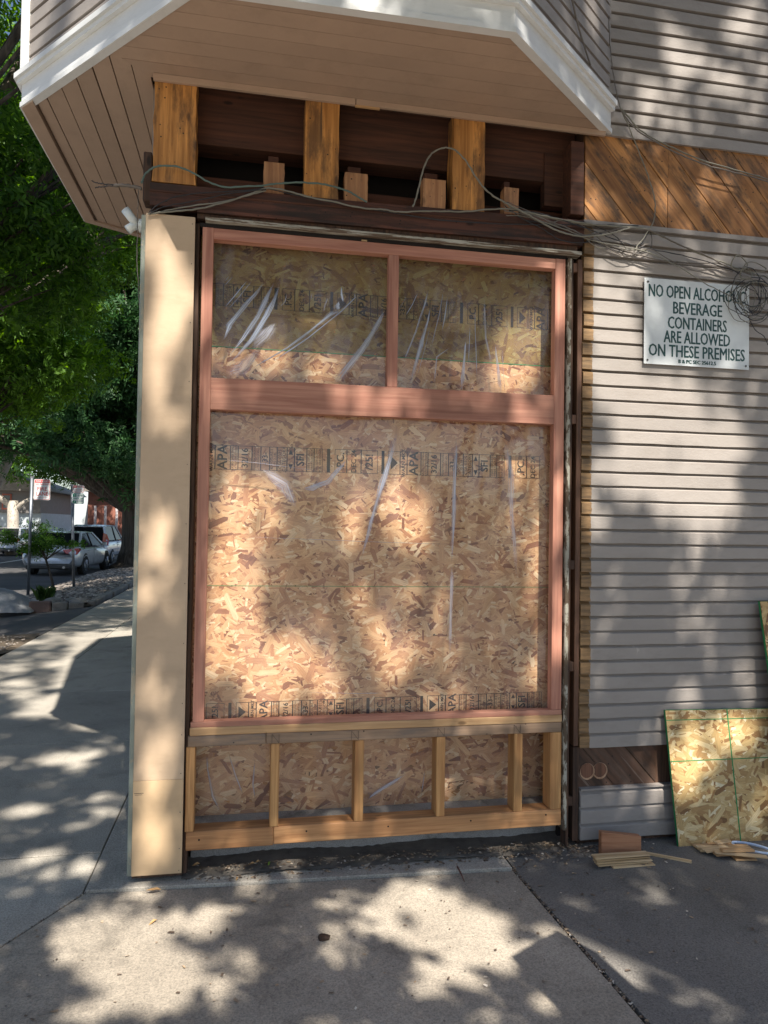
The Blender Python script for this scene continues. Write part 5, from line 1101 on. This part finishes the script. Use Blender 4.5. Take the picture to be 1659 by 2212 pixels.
post(-4.26,15.5,-.12,2.40,'grey pole carrying the smaller parking time limit signs', -.10,
  [(-.07,.20,2.345,2.53,'red',[('R',-.055,.03,2.46,2.515,'red'),('NO',-.012,2.487,.035,.06,'signw'),('PARKING',.11,2.487,.03,.14,'red'),('STREET CLEANING',.065,2.42,.018,.18,'red'),('8AM TO 12PM',.065,2.385,.018,.16,'red')]),
   (-.07,.20,2.07,2.335,'green',[('R',-.055,.02,2.24,2.315,'green'),('2',-.018,2.277,.05,.035,'signw'),('HOUR PARKING',.11,2.28,.022,.13,'green'),('8AM TO 6PM',.065,2.20,.032,.22,'green'),('R',-.055,.02,2.09,2.15,'green'),('K',-.018,2.12,.04,.03,'signw'),('PERMIT',.11,2.12,.022,.13,'green')])])

# ================================================================== VEHICLES
def car(label, loc, rz, col, Lc=4.8, Wc=1.83, Hc=1.46, suv=False, name='parked_car'):
    t = thing(name, label, 'car', loc, (0,0,rz), 'cars parked along the road')
    hw = Wc/2
    # stations along y (rear=0), z of shoulder and belt
    if not suv: st = [(0,.42,.78,.84),(.06,.32,.95,.95),(.35,.22,1.04,.985),(.95,.20,1.00,1.),(2.0,.20,.98,1.),(3.2,.20,.97,1.),(3.9,.20,.90,.985),(4.5,.24,.78,.93),(4.75,.34,.66,.80)]
    else: st = [(0,.42,.95,.88),(.06,.32,1.02,.96),(.3,.26,1.05,1.),(1.0,.24,1.05,1.),(2.0,.24,1.05,1.),(3.2,.24,1.05,1.),(3.9,.24,1.0,.98),(4.4,.28,.92,.93),(4.6,.40,.75,.80)]
    mb = MB(); rg = None
    for y, zb, zt, wf in st:
        w_ = hw*wf; mzt = zt-.13
        ring = [(-w_*.86,zb),(-w_*.97,zb+.12),(-w_,(zb+zt)/2),(-w_*.97,mzt),(-w_*.86,zt-.03),(-w_*.4,zt+.015),(0,zt+.02)]; ring = ring+[(-x, z) for x, z in ring[:-1][::-1]]
        b0 = len(mb.v); mb.v += [(x, y, z) for x, z in ring]; k = len(ring)
        if rg is not None:
            for i in range(k): mb.f.append((rg+i, rg+(i+1)%k, b0+(i+1)%k, b0+i))
        else: mb.f.append(tuple(b0+i for i in range(k)))
        rg = b0
    mb.f.append(tuple(rg+i for i in range(k-1,-1,-1)))
    body = part('body', mb, col, t, smooth=True)
    m_ = body.modifiers.new('s', 'SUBSURF'); m_.levels = 1; m_.render_levels = 1
    zb = .97 if not suv else 1.03
    if not suv: g = [(.55,zb),(1.25,Hc-.03),(1.9,Hc),(2.6,Hc-.02),(3.5,zb)]
    else: g = [(.12,zb),(.38,Hc-.05),(1.0,Hc),(2.7,Hc-.02),(3.5,zb)]
    mbg = MB(); ins = [.90,.70,.69,.69,.88]
    for (y, z), i_ in zip(g, ins): mbg.v += [(-hw*i_, y, z), (hw*i_, y, z)]
    # side glass + rear/front glass
    mbg.f += [(0,1,3,2),(6,7,9,8),(0,2,4,6,8),(1,9,7,5,3)]
    part('glass', mbg, M['glass'], t)
    mr = MB(); (ya, za), (yb, zb2), (yc, zc) = g[1], g[2], g[3]
    mr.add([(-hw*.70,ya-.03,za+.005),(hw*.70,ya-.03,za+.005),(hw*.69,yb,zb2+.02),(-hw*.69,yb,zb2+.02),(hw*.69,yc+.03,zc+.006),(-hw*.69,yc+.03,zc+.006),(-hw*.72,ya,za-.04),(hw*.72,ya,za-.04),(hw*.72,yb,zb2-.03),(-hw*.72,yb,zb2-.03),(hw*.72,yc,zc-.03),(-hw*.72,yc,zc-.03)],
           [(0,1,2,3),(3,2,4,5),(1,0,6,7),(1,7,8,2),(2,8,10,4),(0,3,9,6),(3,5,11,9)])
    part('roof', mr, col, t, smooth=False)
    for sx in (-1,1):
        P0, P1 = Vector((sx*hw*.905,g[0][0],g[0][1]-.02)), Vector((sx*hw*.71,g[1][0],g[1][1]-.01)); part('pillar', MB().tube([P0,P1], [.06,.04], 6), col, t)
        P0, P1 = Vector((sx*hw*.885,g[4][0],g[4][1]-.02)), Vector((sx*hw*.70,g[3][0],g[3][1]-.01)); part('pillar', MB().tube([P0,P1], [.045,.03], 6), col, t)
        part('pillar', MB().tube([(sx*hw*.90,2.05,zb),(sx*hw*.70,2.0,Hc-.02)], .022, 6), M['bumper'], t)
        part('mirror', MB().box(sx*hw*1.0-.0,sx*hw*1.0+sx*.16,3.0,3.1,.95,1.08), col, t, bev=.02)
        tl = MB()
        if not suv: tl.add([(sx*hw*.50,-.03,.88),(sx*hw*.99,.22,.93),(sx*hw*1.0,.40,.88),(sx*hw*.96,.10,.72),(sx*hw*.62,-.03,.75)], [(0,1,2,3,4)])
        else: tl.add([(sx*hw*.80,.015,1.35),(sx*hw*.93,.12,1.3),(sx*hw*1.01,.20,1.05),(sx*hw*1.0,.12,.80),(sx*hw*.78,-.015,.95)], [(0,1,2,3,4)])
        q = part('tail_light', tl, M['tail'], t); sm_ = q.modifiers.new('s', 'SOLIDIFY'); sm_.thickness = .03; sm_.offset = 0
        for yy in (1.02, 3.78):
            wh = part('wheel', MB().tube([(sx*(hw-.21),yy,.32),(sx*(hw-.0),yy,.32)], .32, 24), M['tyre'], t)
            part('wheel_arch', MB().tube([(sx*(hw*.90),yy,.36),(sx*(hw-.015),yy,.36)], .38, 24), M['bumper'], t)
            rmb = MB().tube([(sx*(hw-.02),yy,.32),(sx*(hw+.008),yy,.32)], [.21,.19], 20)
            for k_ in range(5):
                a = 2*pi*k_/5; rmb.tube([(sx*(hw+.012),yy,.32),(sx*(hw+.012),yy+.19*cos(a),.32+.19*sin(a))], .022, 5)
            part('rim', rmb, M['rim'], wh)
        part('door_seam', MB().box(sx*hw*.985-.004,sx*hw*.985+.004,2.02,2.03,.35,.95), M['bumper'], t)
        part('door_handle', MB().box(sx*hw*.99-.01,sx*hw*.99+.012,2.15,2.30,.80,.83).box(sx*hw*.99-.01,sx*hw*.99+.012,1.25,1.4,.81,.84), col, t)
    part('lower_bumper', MB().box(-hw*.78,hw*.78,-.035,.25,.24,.36), M['bumper'], t, bev=.03)
    part('exhaust', MB().tube([(hw*.55,-.05,.30),(hw*.55,.2,.30)], .045, 12), M['rim'], t)
    part('number_plate', MB().box(-.16,.16,-.045,-.01,.66,.78), M['pl'], t)
    part('trunk_seam', MB().box(-hw*.6,hw*.6,-.018,-.0,.62,.628), M['bumper'], t)
    return t
car('silver sedan parked at the kerb behind the young shrub', (-6.55,21.95,-.30), -.06, M['silver'])
car('blue white hatchback with tall red tail light parked ahead of the silver sedan', (-6.95,29.0,-.30), -.03, M['bluewhite'], 4.5, 1.85, 1.68, True)
car('small grey car on the far side of the road at the left edge', (-12.6,36.,-.30), .02, M['silver'], 4.6, 1.8, 1.45)
lm = MB().box(-10.6,-10.48,10,200,-.2985,-.2965)
o = struct('road_marking', lm, M['signw'])

# ================================================================== FAR HOUSES
h = thing('grey_house', 'low grey house with shingle roof and red window frames across the road', 'house', (-22,46,-.3))
part('lower_wall', MB().box(-4,8.6,.2,9,0,2.35), M['housel'], h); part('upper_wall', MB().box(-4,8.6,0,9,2.35,4.1), M['housew'], h)
part('roof', MB().prism_y([(-4.8,3.75),(9.4,3.75),(9.1,4.0),(3.0,6.2),(-4.4,6.2)], -.5, 9.5), M['shingle'], h)
for x in (1.4,3.2,4.35,6.6):
    f_ = part('window', MB().box(x-.28,x+.28,-.06,-.002,2.55,3.55), M['redtrim'], h); part('pane', MB().box(x-.19,x+.19,-.075,-.0605,2.65,3.45), M['pane'], f_)
for x in (-.6,2.35): part('downpipe', MB().tube([(x,-.1,0),(x,-.1,3.8)], .06, 8), M['bumper'], h)
h2 = thing('pale_building', 'pale green and white building seen under the dark branches', 'building', (-17.2,62,-.3))
part('wall', MB().box(-3,3.4,0,8,0,4.6), M['housel'], h2)
for x in (-1.5,.2,1.8): f_ = part('window', MB().box(x-.4,x+.4,-.08,-.002,1.0,2.2), M['pink'], h2); part('pane', MB().box(x-.3,x+.3,-.1,-.081,1.1,2.1), M['pane'], f_)
h3 = thing('red_building', 'red painted building with pale posts far down the road', 'building', (-11.6,60,-.3))
part('wall', MB().box(-1.9,4,0,8,0,4.4), M['brick'], h3)
for x in (-1.2,-.4,.5,1.4): part('porch_post', MB().box(x-.09,x+.09,-.5,-.35,0,3.2), M['pink'], h3)
part('roof', MB().box(-2.2,4.3,-.8,8.4,4.4,4.7), M['shingle'], h3)
fc = thing('yellow_hydrant', 'small yellow hydrant beyond the young shrub on the far kerb', 'hydrant', (-13.9,34.5,-.17))
part('barrel', MB().tube([(0,0,0),(0,0,.55),(0,0,.7)], [.12,.12,.06], 12), M['amber'], fc); part('nozzle', MB().tube([(-.2,0,.42),(.2,0,.42)], .05, 10), M['amber'], fc)
